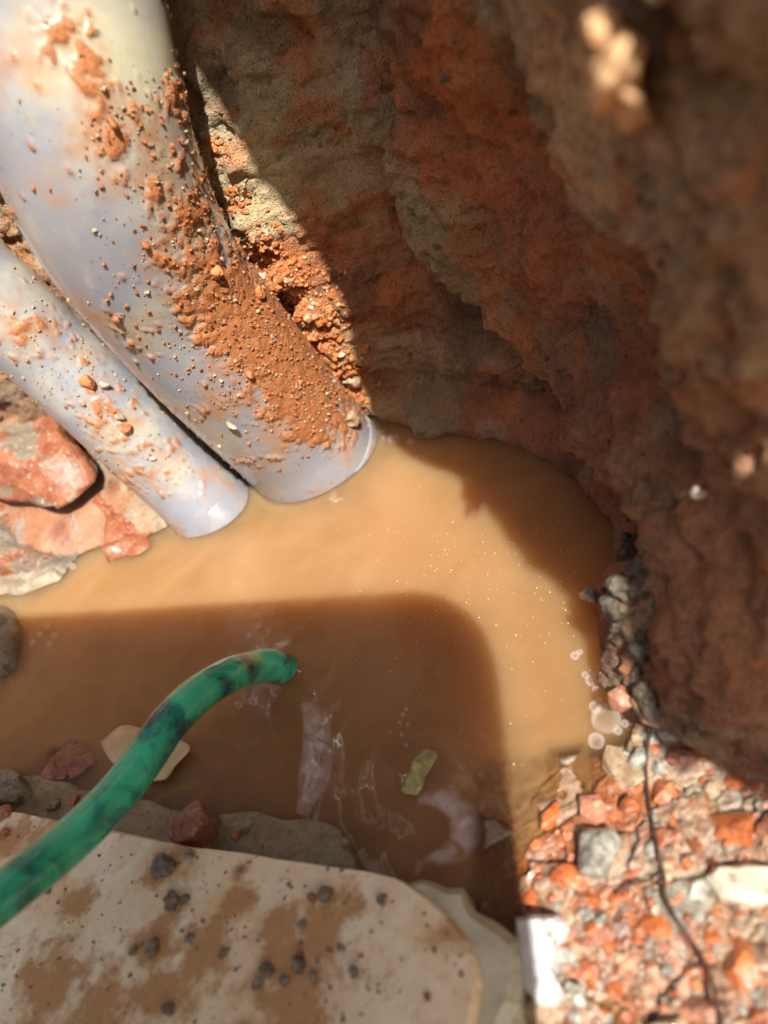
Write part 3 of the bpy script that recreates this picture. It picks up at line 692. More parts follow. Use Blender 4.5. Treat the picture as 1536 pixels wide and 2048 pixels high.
# ------------------------------------------------------------------ green hose
M_hose, nt, b = nodes('green_plastic_mottled')
n1 = noise(nt, 190, 5, .6, dist=.5); n2 = noise(nt, 1300, 4, .6)
c = ramp(nt, n1.outputs['Fac'], [(.34, (0.008, 0.09, 0.10)), (.43, (0.02, 0.28, 0.19)), (.53, (0.045, 0.56, 0.33)), (.70, (0.09, 0.72, 0.43))])
c = mix(nt, ramp(nt, n2.outputs['Fac'], [(.60, g(0)), (.70, g(.55))]), c, (0.28, 0.24, 0.13))
nt.links.new(c, b.inputs['Base Color']); b.inputs['Roughness'].default_value = .25; b.inputs['Coat Weight'].default_value = .5; b.inputs['Coat Roughness'].default_value = .1
bump(nt, b, n2.outputs['Fac'], .3, .0003)
tip = on_z(572, 1332); RH = 32*depth_of(tip)/FPX
hose_px = [(545, 1330, 32.9), (505, 1336, 33.8), (455, 1352, 35.7), (395, 1390, 37.6), (338, 1446, 39.5), (288, 1518, 40.9), (225, 1598, 42.8), (140, 1682, 45.1), (60, 1748, 47.5), (-30, 1818, 49.8), (-160, 1915, 53.6), (-400, 2080, 60.2)]
hp = pipe_pts(hose_px, RH); d0 = np.array(hp[0][:3])
hp = [(*(tip+np.array((.004, .002, -.010))), RH), (*(tip+np.array((.0005, 0, -.0022))), RH)]+hp
hose = tube('green_hose', hp, 150, 48, M_hose, wob=.03, seed=4)
tag(hose, 'bent green hose with dark blotches dipping into the brown water', 'hose')

# ------------------------------------------------------------------ left bank: broken brick chunks
def chunk(name, outline_px, z_top, thick, mat, seed, label, cat, tilt=(0, 0), res=70, amp=.0014, group=None, parent=None, fbs=.006):
    """broken masonry lump: outline on its top plane, rough top and rough ragged sides down"""
    O = np.array([on_z(x, y, z_top)[:2] for x, y in outline_px]); c = O.mean(0)
    C, _ = spline(np.column_stack([np.vstack([O, O[:1]]), np.zeros(len(O)+1)]), 121); C = C[:-1, :2]
    rings = []; nr = 26
    for k in range(nr):
        f = (k+1)/nr; rings.append(c+(C-c)*f)
    V = [np.array([[c[0], c[1], 0]])]
    for k, r_ in enumerate(rings):
        f = (k+1)/nr; z = -.12*np.maximum(f-.86, 0)**1.3*thick*6
        V.append(np.column_stack([r_, np.full(len(r_), z)]))
    for q in range(1, 9): V.append(np.column_stack([c+(C-c)*(1+.02*q), np.full(len(C), -thick*q/8-.0006)]))
    V = np.vstack(V); top_ = V.copy()
    V[:, 2] += tilt[0]*(V[:, 0]-c[0])+tilt[1]*(V[:, 1]-c[1])
    P = V+np.array((0, 0, z_top))
    nv = np.array([0, 0, 1.0])
    dz = fbm(P, fbs, 5, seed)*amp+fbm(P, fbs*4, 3, seed+7)*amp*1.3
    # terraces, as broken brick shows
    P[:, 2] += dz+amp*1.6*np.floor(fbm(P, fbs*2.2, 3, seed+11)*6)/6; P[:, :2] += np.column_stack([fbm(P, fbs*.8, 4, seed+3), fbm(P, fbs*.8, 4, seed+5)])*amp*1.1
    n = 120; F = [(0, 1+i, 1+(i+1) % n) for i in range(n)]
    nrr = nr+8
    for k in range(nrr-1):
        for i in range(n):
            j = (i+1) % n; F.append((1+k*n+i, 1+(k+1)*n+i, 1+(k+1)*n+j, 1+k*n+j))
    F.append(tuple(1+(nrr-1)*n+i for i in range(n-1, -1, -1)))
    o = mesh_np(name, P, F, mat, True, parent=parent)
    bm = bmesh.new(); bm.from_mesh(o.data); bmesh.ops.recalc_face_normals(bm, faces=bm.faces); bm.to_mesh(o.data); bm.free()
    if label: tag(o, label, cat, group)
    return o
M_bch = rubble_mat('brick_chunk', (0.24, 0.062, 0.024), (0.38, 0.135, 0.062), 330, .55, .35, bd=.0011, speck=(.46, .34, .22), bs=1, patch=((.27, .23, .17), 95))
M_mort = rubble_mat('mortar_on_brick', (0.26, 0.22, 0.15), (0.46, 0.36, 0.25), 380, .5, .45, bd=.0009, speck=(.45, .2, .1), bs=1)
chunk('brick_chunk', [(-160, 900), (-40, 905), (30, 895), (78, 868), (100, 845), (70, 790), (0, 750), (-160, 660)], .022, .008, M_bch, 11, 'red brick chunk at the left edge, the upper one beside the thin pipe', 'brick', (.05, .10))
chunk('brick_chunk', [(-180, 1120), (-20, 1110), (90, 1108), (150, 1096), (185, 1060), (205, 1010), (190, 960), (170, 920), (100, 915), (40, 925), (-20, 980), (-180, 960)], .0065, .016, M_bch, 13, 'large wet speckled brick chunk at the waterline left of the thin pipe', 'brick', (-.10, .25), amp=.0018)
chunk('brick_chunk', [(195, 1095), (270, 1075), (330, 1052), (318, 1015), (270, 975), (220, 945), (200, 985), (205, 1040)], .0040, .012, M_brick, 19, 'narrow orange brick wedge touching the foot of the thin pipe', 'brick', (-.2, .30), amp=.0014)
chunk('mortar_chunk', [(-120, 1170), (0, 1178), (60, 1165), (105, 1145), (80, 1122), (0, 1118), (-120, 1110)], .002, .012, M_mort, 23, 'pale wet pebbly mortar at the left end of the shoreline', 'mortar', amp=.0012)
chunk('mortar_chunk', [(-140, 1335), (-30, 1335), (5, 1310), (18, 1260), (5, 1215), (-30, 1205), (-140, 1210)], .003, .016, M_dgrey, 29, 'shaded grey mortar lump at the left edge of the water', 'mortar', amp=.0018)
chunk('mortar_chunk', [(-80, 1600), (-15, 1606), (20, 1598), (40, 1578), (28, 1552), (0, 1540), (-80, 1540)], .0030, .008, M_dgrey, 31, 'small grey mortar lump by the tile edge, left of the hose', 'mortar', amp=.0014)
chunk('sunken_brick', [(30, 1548), (80, 1568), (150, 1562), (192, 1530), (188, 1498), (140, 1478), (80, 1482), (40, 1510)], -.0001, .010, M_brick, 37, 'reddish brick lump half sunk in the water left of the hose', 'brick', amp=.0012)
chunk('brick_flake', [(330, 1668), (352, 1680), (385, 1665), (405, 1625), (398, 1600), (372, 1618), (345, 1640)], .0045, .0035, M_pink, 41, 'pinkish brick flake lying at the tile edge right of the hose', 'flake', amp=.0006, fbs=.003)

# ------------------------------------------------------------------ lower right rubble bank
PALETTE = [(M_orange, .32), (M_brick, .10), (M_pink, .22), (M_grey, .18), (M_tan, .18)]
protos = {}
for mi, (m, _) in enumerate(PALETTE):
    protos[mi] = [rock_mesh(('brick_chip' if mi < 3 else 'mortar_stone'), 200+mi*10+k, 15+k % 3*5, (1, random.uniform(.65, 1), random.uniform(.4, .75)), 0 if k % 2 else 1, .10, m) for k in range(6)]
RUB = np.array([(1270, 1470), (1400, 1480), (1620, 1590), (1640, 2120), (1010, 2120), (1040, 1830), (1035, 1730), (1100, 1640), (1190, 1590), (1240, 1520)], float)
placed = [(1200, 1715, 62), (1260, 1620, 32), (1068, 1905, 50), (1485, 1755, 50), (1105, 1640, 40), (1140, 1755, 55)]
cnt = 0; tries = 0
while cnt < 150 and tries < 9000:
    tries += 1
    x, y = random.uniform(1010, 1640), random.uniform(1450, 2120)
    if not in_poly(np.array([[x, y]]), RUB)[0]: continue
    r = random.choice((18, 22, 26, 30, 36, 44, 54, 66)) if tries < 1500 else random.uniform(9, 24)
    if any((x-a)**2+(y-b_)**2 < (.78*(r+c_))**2 for a, b_, c_ in placed): continue
    h = ground_bvh.ray_cast(Vector(EYE), Vector(ray(x, y)))
    if h[0] is None: continue
    wh = hit(wbvh, x, y)
    if wh[0] is not None and wh[3] < h[3]-.001: continue
    placed.append((x, y, r)); cnt += 1
    u = random.random(); mi = 0
    for mi, (_, pr) in enumerate(PALETTE):
        u -= pr
        if u < 0: break
    size = r*depth_of(h[0])/FPX*1.12
    rock('brick_chip' if mi < 3 else 'mortar_stone', random.choice(protos[mi]), h[0]+Vector((0, 0, size*random.uniform(-.32, .02))), size,
         (random.uniform(-.4, .4), random.uniform(-.4, .4), random.uniform(0, 6.3)), ground)
def gpos(x, y):
    h = ground_bvh.ray_cast(Vector(EYE), Vector(ray(x, y))); return np.array(h[0])
def hero_at(name, x, y, rpx, mat, seed, label, cat, lift=.3, flat=(1, 1, .7), rot=(0, 0, 0), rough=.13, npts=20, group=None, where=None):
    p = gpos(x, y) if where is None else where; s = rpx*depth_of(p)/FPX
    o = hero_rock(name, seed, mat, tuple(p+np.array((0, 0, s*lift))), s, rot, flat, rough, npts); return tag(o, label, cat, group)
hero_at('mortar_stone', 1203, 1715, 68, M_grey, 301, 'largest grey mortar stone in the sunlit rubble, flecked with black', 'stone', .25, (1, .85, .6), (0, 0, .4), .2)
hero_at('brick_chip', 1262, 1620, 34, M_orange, 302, 'bright orange brick chip above the largest grey mortar stone', 'brick chip', .3, (.9, .8, .7), (0, 0, 1), .08, 14)
hero_at('brick_chip', 1105, 1640, 46, M_orange, 303, 'flat orange brick chip lying in the shallow water edge', 'brick chip', .1, (1, .55, .4), (0, 0, .7), .06, 14)
hero_at('brick_chip', 1128, 1757, 62, M_orange, 304, 'long orange brick slab left of the largest grey mortar stone', 'brick chip', .0, (1.1, .6, .35), (0, 0, -.6), .06, 16)
M_white = rubble_mat('white_ceramic', (0.74, 0.72, 0.70), (0.86, 0.84, 0.83), 300, .3, .4, bd=.0002, vary=.0, k=.66)
M_cream = rubble_mat('cream_ceramic', (0.70, 0.62, 0.46), (0.80, 0.73, 0.58), 300, .35, .3, bd=.0002, vary=.0, k=.6)
def shard(name, outline, z, th, mat, seed, label, cat, px_plane=None, rough=.0005):
    o = slab(name, [on_z(x, y, z)[:2] for x, y in outline], z, th, mat, rough, None, seed, .0007); return tag(o, label, cat)
shard('tile_chip', [(1032, 1838), (1062, 1828), (1108, 1832), (1122, 1850), (1100, 1880), (1096, 1925), (1110, 1960), (1100, 1988), (1068, 1992), (1046, 1965), (1030, 1900)], gpos(1068, 1910)[2]+.0030, .005, M_white, 45, 'bright white ceramic chip at the corner of the cream tile', 'tile chip')
pz = gpos(1485, 1755)[2]+.002
shard('tile_chip', [(1418, 1752), (1440, 1728), (1500, 1718), (1560, 1722), (1560, 1790), (1500, 1795), (1440, 1785)], pz, .004, M_cream, 47, 'smooth cream ceramic chip in the rubble at the right edge', 'tile chip')
# thin dark root creeping over the rubble
def strand(name, pxs, rad, mat, label, cat, lift=.0006):
    P = []
    for x, y in pxs:
        p = gpos(x, y); P.append((*(p+np.array((0, 0, lift))), rad*random.uniform(.8, 1.2)))
    return tag(tube(name, P, 120, 10, mat, wob=.2, seed=9), label, cat)
M_root = rubble_mat('dark_root', (0.045, 0.02, 0.012), (0.11, 0.05, 0.03), 900, .7, .2)
strand('root', [(1312, 1440), (1300, 1500), (1296, 1560), (1306, 1640), (1318, 1700), (1330, 1760), (1334, 1800), (1358, 1850), (1392, 1900), (1420, 1950), (1440, 2020), (1460, 2110)], .00016, M_root, 'dark thin root winding down across the sunlit rubble', 'root', .0010)
strand('root', [(1332, 1752), (1300, 1770), (1270, 1778), (1235, 1800)], .00012, M_root, 'short dark rootlet branching left off the long root', 'root', .0010)

# crumbs filling the bank between the stones
gp, gs, gi = [], [], []
for _ in range(900):
    x, y = random.uniform(1010, 1640), random.uniform(1440, 2120)
    if not in_poly(np.array([[x, y]]), RUB)[0]: continue
    h = ground_bvh.ray_cast(Vector(EYE), Vector(ray(x, y)))
    if h[0] is None: continue
    gp.append(np.array(h[0])+np.array((0, 0, .0001))); gs.append(abs(random.gauss(0, 1))*.00022+.00012); gi.append(random.choice((0, 0, 1, 2, 3)))
o = grains_mesh('rubble_crumbs', gp, None, gs, [M_orange, M_tan, M_grey, M_pink], gi, 1); tag(o, 'fine orange and grey crumbs between the rubble stones', 'crumbs', kind='stuff')

# ------------------------------------------------------------------ crumbs on the pipes and in the corner beside the thick pipe
def scatter(bvh, spots, n, smin, smax, mixw, seed, embed=.3):
    r = random.Random(seed); P, Sz, I = [], [], []
    tot = sum(s[3] for s in spots)
    while len(P) < n:
        u = r.random()*tot
        for x, y, rad, wgt in spots:
            u -= wgt
            if u < 0: break
        px, py = r.gauss(x, rad), r.gauss(y, rad)
        h = hit(bvh, px, py)
        if h[0] is None or h[0].z < .0005: n -= .5; continue
        s = smin+(smax-smin)*r.random()**5
        P.append(np.array(h[0]+h[1]*s*embed)); Sz.append(s); I.append(0 if r.random() < mixw else 1)
    return P, Sz, I
P_, S_, I_ = scatter(bpb, [(430, 560, 60, 1.2), (520, 650, 70, 2.5), (590, 740, 70, 3.2), (630, 800, 45, 2), (480, 740, 90, 1), (300, 470, 90, .5), (230, 250, 35, .35), (350, 190, 40, .5), (380, 430, 40, .8), (280, 620, 80, .5), (200, 330, 150, .45), (430, 830, 90, .5), (360, 330, 50, .4)], 3600, .00008, .00045, .75, 2)
o = grains_mesh('sand_crumbs', P_, None, S_, [M_grain_o, M_grain_t], I_, 2); tag(o, 'orange sand crumbs stuck all over the thick grey pipe', 'sand', kind='stuff')
P_, S_, I_ = scatter(spb, [(60, 650, 60, 1), (160, 790, 60, 1), (250, 850, 50, 1), (330, 920, 45, .8), (110, 740, 70, .8), (210, 760, 60, .6)], 800, .00008, .00045, .35, 3)
o = grains_mesh('sand_crumbs', P_, None, S_, [M_grain_o, M_grain_t], I_, 3); tag(o, 'tan sand crumbs stuck on the thin grey pipe', 'sand', kind='stuff')
P_, S_, I_ = scatter(wbvh, [(520, 500, 26, 1.2), (570, 580, 34, 2), (620, 660, 36, 3), (660, 740, 34, 3), (690, 800, 26, 2), (470, 400, 18, .6), (640, 600, 40, 1), (430, 300, 14, .4)], 3000, .00015, .0008, .82, 4)
o = grains_mesh('soil_crumbs', P_, None, S_, [M_grain_o, M_grain_t], I_, 4); tag(o, 'heap of orange soil crumbs between the thick pipe and the wall', 'soil', kind='stuff')
# bigger lumps lying on the pipes
def on_pipe(name, bvh, x, y, rpx, mat, seed, label, cat, flat=(1, .9, .8), group=None):
    h = hit(bvh, x, y)
    if h[0] is None: return
    s = rpx*depth_of(h[0])/FPX
    o = hero_rock(name, seed, mat, tuple(h[0]+h[1]*s*.45), s, (random.uniform(0, 3),)*3, flat, .12, 16, refine=2); tag(o, label, cat, group)
M_or_dry = rubble_mat('brick_orange_dry', (0.44, 0.12, 0.03), (0.62, 0.22, 0.07), 500, .7, .05)
M_tan_dry = rubble_mat('sandstone_dry', (0.42, 0.32, 0.20), (0.60, 0.50, 0.36), 600, .7, .05)
for a in [('brick_crumb', spb, 172, 766, 22, M_or_dry, 401, 'roundest orange brick crumb on the thin pipe, beside a pale crumb', 'crumb'),
          ('mortar_crumb', spb, 208, 770, 16, M_tan_dry, 402, 'pale mortar crumb touching the roundest orange crumb on the thin pipe', 'crumb'),
          ('mortar_crumb', spb, 236, 832, 15, M_tan_dry, 403, 'tan mortar crumb on the thin pipe above an orange crumb', 'crumb', (1, .6, .6)),
          ('brick_crumb', spb, 254, 856, 17, M_or_dry, 404, 'flat orange crumb lower on the thin pipe below a tan crumb', 'crumb', (1, .8, .5)),
          ('mortar_crumb', spb, 304, 916, 9, M_tan_dry, 405, 'smallest pale crumb on the thin pipe, lowest of all', 'crumb'),
          ('brick_crumb', bpb, 232, 634, 13, M_brick, 406, 'dark red crumb on the thick pipe near its left edge', 'crumb', (.7, 1.2, .8)),
          ('brick_crumb', bpb, 500, 745, 14, M_or_dry, 407, 'orange crumb standing out in the sand on the thick pipe', 'crumb'),
          ('mortar_crumb', bpb, 462, 846, 15, M_tan_dry, 408, 'tan crumb on the thick pipe above its waterline', 'crumb', (1.3, .6, .5)),
          ('brick_crumb', bpb, 292, 488, 12, M_or_dry, 409, 'orange crumb in a pale patch of the thick pipe', 'crumb'),
          ('brick_crumb', bpb, 225, 248, 26, M_or_dry, 410, 'blurred orange clod on the upper thick pipe', 'clod', (1, .9, .35))]: on_pipe(*a)
# clods at the joint of thick pipe and wall
for i, (x, y, r, mt, lb) in enumerate([(700, 760, 34, M_tan, 'pale gritty mortar clod by the thick pipe just above the water'), (515, 585, 18, M_or_dry, 'orange clod in the soil where the thick pipe bends'), (700, 838, 26, M_tan, 'tan clod touching the collar of the thick pipe'), (430, 545, 20, M_or_dry, 'orange clod at the right edge of the thick pipe bend'), (655, 700, 20, M_or_dry, 'orange soil clod below the pipe bend')]):
    h = hit(wbvh, x, y); h2 = hit(bpb, x, y)
    if h2[0] is not None and (h[0] is None or h2[3] < h[3]): h = h2
    s = r*depth_of(h[0])/FPX
    tag(hero_rock('clod', 430+i, mt, tuple(h[0]+h[1]*s*.2), s, (i, i*2, i), (1, .9, .7), .3), lb, 'clod')

# ------------------------------------------------------------------ lumps on the wall foot (parts of the wall)
def wall_lump(x, y, rpx, mat, seed, flat=(1, .9, .9), fwd=.3, name='mortar_lump', rough=.25):
    h = hit(wbvh, x, y); q = np.array(h[0]) if h[0] is not None else gpos(x, y)
    nv = np.array(h[1]) if h[0] is not None else np.array((0, 0, 1.0))
    if nv @ ray(x, y) > 0: nv = -nv
    s = rpx*depth_of(q)/FPX
    o = hero_rock(name, seed, mat, tuple(q+nv*s*fwd), s, (seed, seed*1.3, seed*.7), flat, rough, 18, wall); return o
for i, (x, y, r) in enumerate([(1262, 1095, 30), (1275, 1140, 28), (1260, 1185, 32), (1230, 1200, 24), (1285, 1300, 26), (1270, 1350, 22), (1310, 1395, 30)]):
    wall_lump(x, y, r*1.7, M_crumb, 500+i, fwd=-.35, rough=.7)
o = wall_lump(1196, 1193, 26, M_grey, 520, (1.1, .8, .8), .7)
wall_lump(1170, 1206, 14, M_brick, 521, fwd=.5, name='brick_lump'); wall_lump(1258, 1392, 40, M_pink, 522, (1, 1, .8), .35, 'brick_lump', .08)
wall_lump(1186, 1290, 22, M_orange, 523, fwd=.1, name='brick_lump'); wall_lump(1192, 1250, 20, M_orange, 524, fwd=.1, name='brick_lump')
wall_lump(1402, 985, 24, M_cream, 525, (.7, .7, 1.3), .3, 'plaster_lump', .25)
def added_plaster_tongue(x, y, d0, d1, rx, ry, mat, seed):  # added to catch the sun as the bright patch high on the wall
    """added plaster reaching out of the wall face to catch the sun"""
    a, b_ = at_depth(x, y, d0), at_depth(x+20, y-10, d1); c = (a+b_)/2; ax = nrm(a-b_)
    o = hero_rock('plaster_lump', seed, mat, tuple(c), (rx, ry, np.linalg.norm(a-b_)/2), (0, 0, 0), (1, 1, 1), .22, 24, wall)
    up = C2W @ np.array((.25, -1, 0)); xx = nrm(np.cross(up, ax)); yy = np.cross(ax, xx)
    o.rotation_euler = Matrix(np.column_stack([xx, yy, ax]).tolist()).to_euler()
M_pl = rubble_mat('warm_plaster', (0.52, 0.31, 0.15), (0.68, 0.44, 0.24), 500, .8, 0, k=1.0)
added_plaster_tongue(1190, 60, .0320, .056, .0013, .0014, M_pl, 541)
added_plaster_tongue(1225, 150, .0312, .060, .0019, .0026, M_pl, 542)
added_plaster_tongue(1255, 225, .0325, .058, .0012, .0014, M_pl, 544)
added_plaster_tongue(1292, -15, .0300, .052, .0010, .0009, M_cream, 543)
for i, (x, y, r) in enumerate([(1310, 1462, 20), (1345, 1466, 40), (1430, 1510, 26), (1275, 1520, 36), (1250, 1515, 24), (1300, 1480, 24)]):
    p = gpos(x, y); s = r*depth_of(p)/FPX
    rock('mortar_stone', rock_mesh('mortar_stone', 560+i, 18, (1, .8, .6), 2, .15, M_grey if i != 2 else M_orange), tuple(p+np.array((0, 0, s*.3))), s, (0, 0, i), ground)

rw = random.Random(77); P_, S_, I_ = [], [], []
while len(P_) < 3400:
    x, y = rw.uniform(350, 1560), rw.uniform(-40, 1540); h = hit(wbvh, x, y)
    if h[0] is None or h[0].z < .0008: x = None
    if x is None:
        if rw.random() < .002: break
        continue
    if fbm(np.array([h[0]]), .012, 2, 17)[0] < -.12: continue
    sz = .00012+.0011*rw.random()**5*min(1, depth_of(h[0])/.12)
    P_.append(np.array(h[0])); S_.append(sz); I_.append(rw.choice((0, 0, 1, 2, 3)))
o = grains_mesh('wall_crumbs', P_, None, S_, [M_wc1, M_wc2, M_crumb, M_wc3], I_, 9); o.parent = wall; tag(o, kind='stuff')
# drops added to give wet glints on the rubble and the brick at the waterline
bm = bmesh.new(); bmesh.ops.create_icosphere(bm, subdivisions=2, radius=1); dV = np.array([v.co for v in bm.verts]); dF = np.array([[v.index for v in f.verts] for f in bm.faces]); bm.free()
VV, FF = [], []; k = 0; dg = bpy.context.evaluated_depsgraph_get()
def drops(n, poly, smin, smax):
    global k
    poly = np.array(poly, float); lo, hi = poly.min(0), poly.max(0); c_ = 0; t_ = 0
    while c_ < n and t_ < n*6:
        t_ += 1; x, y = rw.uniform(lo[0], hi[0]), rw.uniform(lo[1], hi[1])
        if not in_poly(np.array([[x, y]]), poly)[0]: continue
        h = sc.ray_cast(dg, Vector(EYE), Vector(ray(x, y)))
        if not h[0] or h[1].z < .0004 or h[4].name.split('.')[0] in ('water', 'masonry_wall', 'shading_edge'): continue
        sz = smin+(smax-smin)*rw.random()**3; q = np.array(Vector((0, 0, 1)).rotation_difference(h[2]).to_matrix())
        VV.append((dV*np.array((sz, sz*rw.uniform(.7, 1.3), sz*.55))) @ q.T+np.array(h[1])); FF.append(dF+k*len(dV)); k += 1; c_ += 1
drops(520, RUB, .00012, .00045); drops(160, [(0, 930), (180, 915), (330, 1050), (190, 1100), (0, 1120)], .0001, .0004); drops(60, [(330, 990), (520, 960), (760, 850), (740, 900), (560, 990), (430, 1065)], .00006, .0002)
M_drop = bpy.data.materials.new('glint_drop'); M_drop.use_nodes = True; nt = M_drop.node_tree; nt.nodes.remove(nt.nodes['Principled BSDF'])
tr = nt.nodes.new('ShaderNodeBsdfTransparent'); tr.inputs[0].default_value = (.9, .87, .85, 1); gl = nt.nodes.new('ShaderNodeBsdfGlossy'); gl.inputs['Roughness'].default_value = .05; mx = nt.nodes.new('ShaderNodeMixShader'); mx.inputs[0].default_value = .14
nt.links.new(tr.outputs[0], mx.inputs[1]); nt.links.new(gl.outputs[0], mx.inputs[2]); nt.links.new(mx.outputs[0], nt.nodes['Material Output'].inputs['Surface'])
o = mesh_np('glint_drops', np.vstack(VV), np.vstack(FF), M_drop, True); tag(o, 'tiny drops added as glints on the wet rubble and brick', 'drops', kind='stuff')

# ------------------------------------------------------------------ crumbs on the tile
def on_tile(x, y, rpx, mat, seed, label, cat='crumb', flat=(1, .9, .8), name='mortar_crumb', group=None, rough=.28):
    p = on_z(x, y, TILE_TOP); s = rpx*depth_of(p)/FPX
    return tag(hero_rock(name, seed, mat, (p[0], p[1], TILE_TOP+s*.35), s, (0, 0, seed), flat, rough, 20), label, cat, group)
TC = [(328, 1740, 34, 'largest grey mortar crumb on the cream tile, in a brown stain'), (382, 1712, 17, 'dark crumb just right of the largest crumb on the tile'), (345, 1805, 24, 'left of a pair of grey crumbs below the largest tile crumb'), (374, 1800, 19, 'right of a pair of grey crumbs below the largest tile crumb'),
      (308, 1898, 22, 'round grey crumb alone in the middle of the tile'), (383, 1880, 14, 'small dark crumb right of the round crumb mid tile'), (268, 1905, 12, 'faint small crumb left of the round crumb mid tile'), (600, 1930, 22, 'upper grey crumb of the muddy cluster low on the tile'),
      (535, 1945, 22, 'left grey crumb of the muddy cluster low on the tile'), (572, 1962, 16, 'middle grey crumb of the muddy cluster low on the tile'), (518, 1972, 16, 'lowest grey crumb of the muddy cluster on the tile'), (628, 1955, 15, 'right grey crumb of the muddy cluster low on the tile'),
      (652, 1792, 24, 'olive crumb on the tile near its far right edge'), (605, 1850, 12, 'small black crumb on the right half of the tile'), (710, 1945, 15, 'grey crumb near the pale broken corner of the tile'), (340, 2020, 18, 'grey crumb at the bottom edge of the tile'), (448, 1910, 12, 'small flat crumb between the round crumb and the cluster'), (480, 1742, 9, 'tiny crumb near the far edge in the middle of the tile'),
      (98, 1785, 9, 'tiny dark crumb on the tile under the hose'), (765, 1800, 16, 'dull crumb by the broken tile corner nearest the water')]
for i, (x, y, r, lb) in enumerate(TC):
    on_tile(x, y, r, M_dgrey if i % 4 != 1 else M_grey, 600+i, lb, 'crumb', (1, .9, .7), 'mortar_crumb', 'mortar crumbs on the tile')
for i, (x, y, r, lb) in enumerate([(855, 1995, 14, 'red brick crumb low on the pale end of the tile'), (8, 1630, 26, 'wet red brick crumb at the left end of the tile edge'), (12, 1672, 18, 'lower red crumb at the left edge of the tile'), (625, 1795, 15, 'reddish crumb beside the olive crumb on the tile'), (600, 1910, 12, 'pinkish crumb above the muddy cluster on the tile')]):
    on_tile(x, y, r, M_brick, 640+i, lb, 'crumb', (1, .8, .6), 'brick_crumb', 'brick crumbs on the tile')
P_, S_, I_ = [], [], []
for _ in range(420):
    x, y = random.uniform(-60, 1010), random.uniform(1660, 2100)
    p = on_z(x, y, TILE_TOP)
    if not in_poly(np.array([p[:2]]), TILE_W)[0]: continue
    P_.append(p+np.array((0, 0, .00005))); S_.append(.00009+.0003*random.random()**3); I_.append(random.choice((0, 1, 1)))
o = grains_mesh('grit', P_, None, S_, [M_brick, M_dgrey], I_, 6); tag(o, 'fine dark grit sprinkled over the cream tile', 'grit', kind='stuff')
# crumbs along the sunken mortar bed
for i, (x, y, r, mt, lb) in enumerate([(105, 1610, 22, M_dgrey, 'grey crumb at the tile edge left of the hose'), (150, 1600, 16, M_orange, 'orange crumb on the sunken ledge beside the hose'), (470, 1672, 18, M_brick, 'red crumb on the sunken ledge right of the pink flake'), (490, 1660, 12, M_dgrey, 'grey crumb on the sunken ledge near its middle'), (690, 1685, 15, M_tan, 'tan crumb at the right end of the sunken ledge')]):
    p = on_z(x, y, .001); s = r*depth_of(p)/FPX; tag(hero_rock('ledge_crumb', 660+i, mt, (p[0], p[1], .001+s*.1), s, (0, 0, i), (1, .8, .6), .2, refine=2), lb, 'crumb', 'crumbs on the sunken ledge')

# ------------------------------------------------------------------ things afloat, and reflections built as pale strips
def leaf(name, outline, z, mat, label, cat, curl=.001, seed=0):
    O = np.array([on_z(x, y, z)[:2] for x, y in outline]); c = O.mean(0)
    C, _ = spline(np.column_stack([np.vstack([O, O[:1]]), np.zeros(len(O)+1)]), 61); C = C[:-1, :2]
    V = [[c[0], c[1], z+curl*.3]]; nr = 6
    for k in range(1, nr+1):
        q = c+(C-c)*k/nr
        for p in q: V.append([p[0], p[1], z+curl*(fbm(np.array([[p[0], p[1], seed]]), .006, 2, seed)[0]*(k/nr))])
    F = [(0, 1+i, 1+(i+1) % 60) for i in range(60)]
    for k in range(nr-1):
        for i in range(60): j = (i+1) % 60; F.append((1+k*60+i, 1+(k+1)*60+i, 1+(k+1)*60+j, 1+k*60+j))
    fade = np.r_[1.0, np.repeat([math.sqrt(1-k/nr) for k in range(1, nr+1)], 60)]
    o = mesh_np(name, np.array(V), F, mat, True, attrs={'fade': fade}); md = o.modifiers.new('thickness', 'SOLIDIFY'); md.thickness = .0003
    return tag(o, label, cat)
M_leaf = rubble_mat('yellow_green_leaf', (0.30, 0.28, 0.08), (0.50, 0.47, 0.20), 500, .4, .3, speck=(.12, .12, .04), k=1.0)
M_husk = rubble_mat('cream_husk', (0.48, 0.36, 0.18), (0.62, 0.50, 0.30), 250, .4, .4, k=1.0)
leaf('leaf_scrap', [(792, 1574), (800, 1548), (818, 1515), (848, 1488), (868, 1494), (858, 1520), (842, 1550), (830, 1578)], .0011, M_leaf, 'yellow green leaf scrap afloat right of the hose tip', 'leaf', .003, 3)
leaf('husk_scrap', [(206, 1490), (250, 1455), (310, 1465), (365, 1485), (385, 1500), (352, 1530), (330, 1560), (280, 1558), (230, 1530)], .0009, M_husk, 'cream husk scrap afloat underneath the hose', 'husk', .001, 5)
M_reflection = bpy.data.materials.new('pale_reflection'); M_reflection.use_nodes = True; nt = M_reflection.node_tree; pb = nt.nodes['Principled BSDF']  # stands for bright reflections on the shaded water, painted as pale strips
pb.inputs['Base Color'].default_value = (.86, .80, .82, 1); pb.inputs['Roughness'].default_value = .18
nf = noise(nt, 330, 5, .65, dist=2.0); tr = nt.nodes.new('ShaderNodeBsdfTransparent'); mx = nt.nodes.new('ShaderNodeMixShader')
af = nt.nodes.new('ShaderNodeAttribute'); af.attribute_name = 'fade'; nt.links.new(mix(nt, 1.0, ramp(nt, nf.outputs['Fac'], [(.36, g(.03)), (.70, g(.85))]), af.outputs['Fac'], 'MULTIPLY'), mx.inputs[0]); nt.links.new(tr.outputs[0], mx.inputs[1]); nt.links.new(pb.outputs[0], mx.inputs[2]); nt.links.new(mx.outputs[0], nt.nodes['Material Output'].inputs['Surface'])
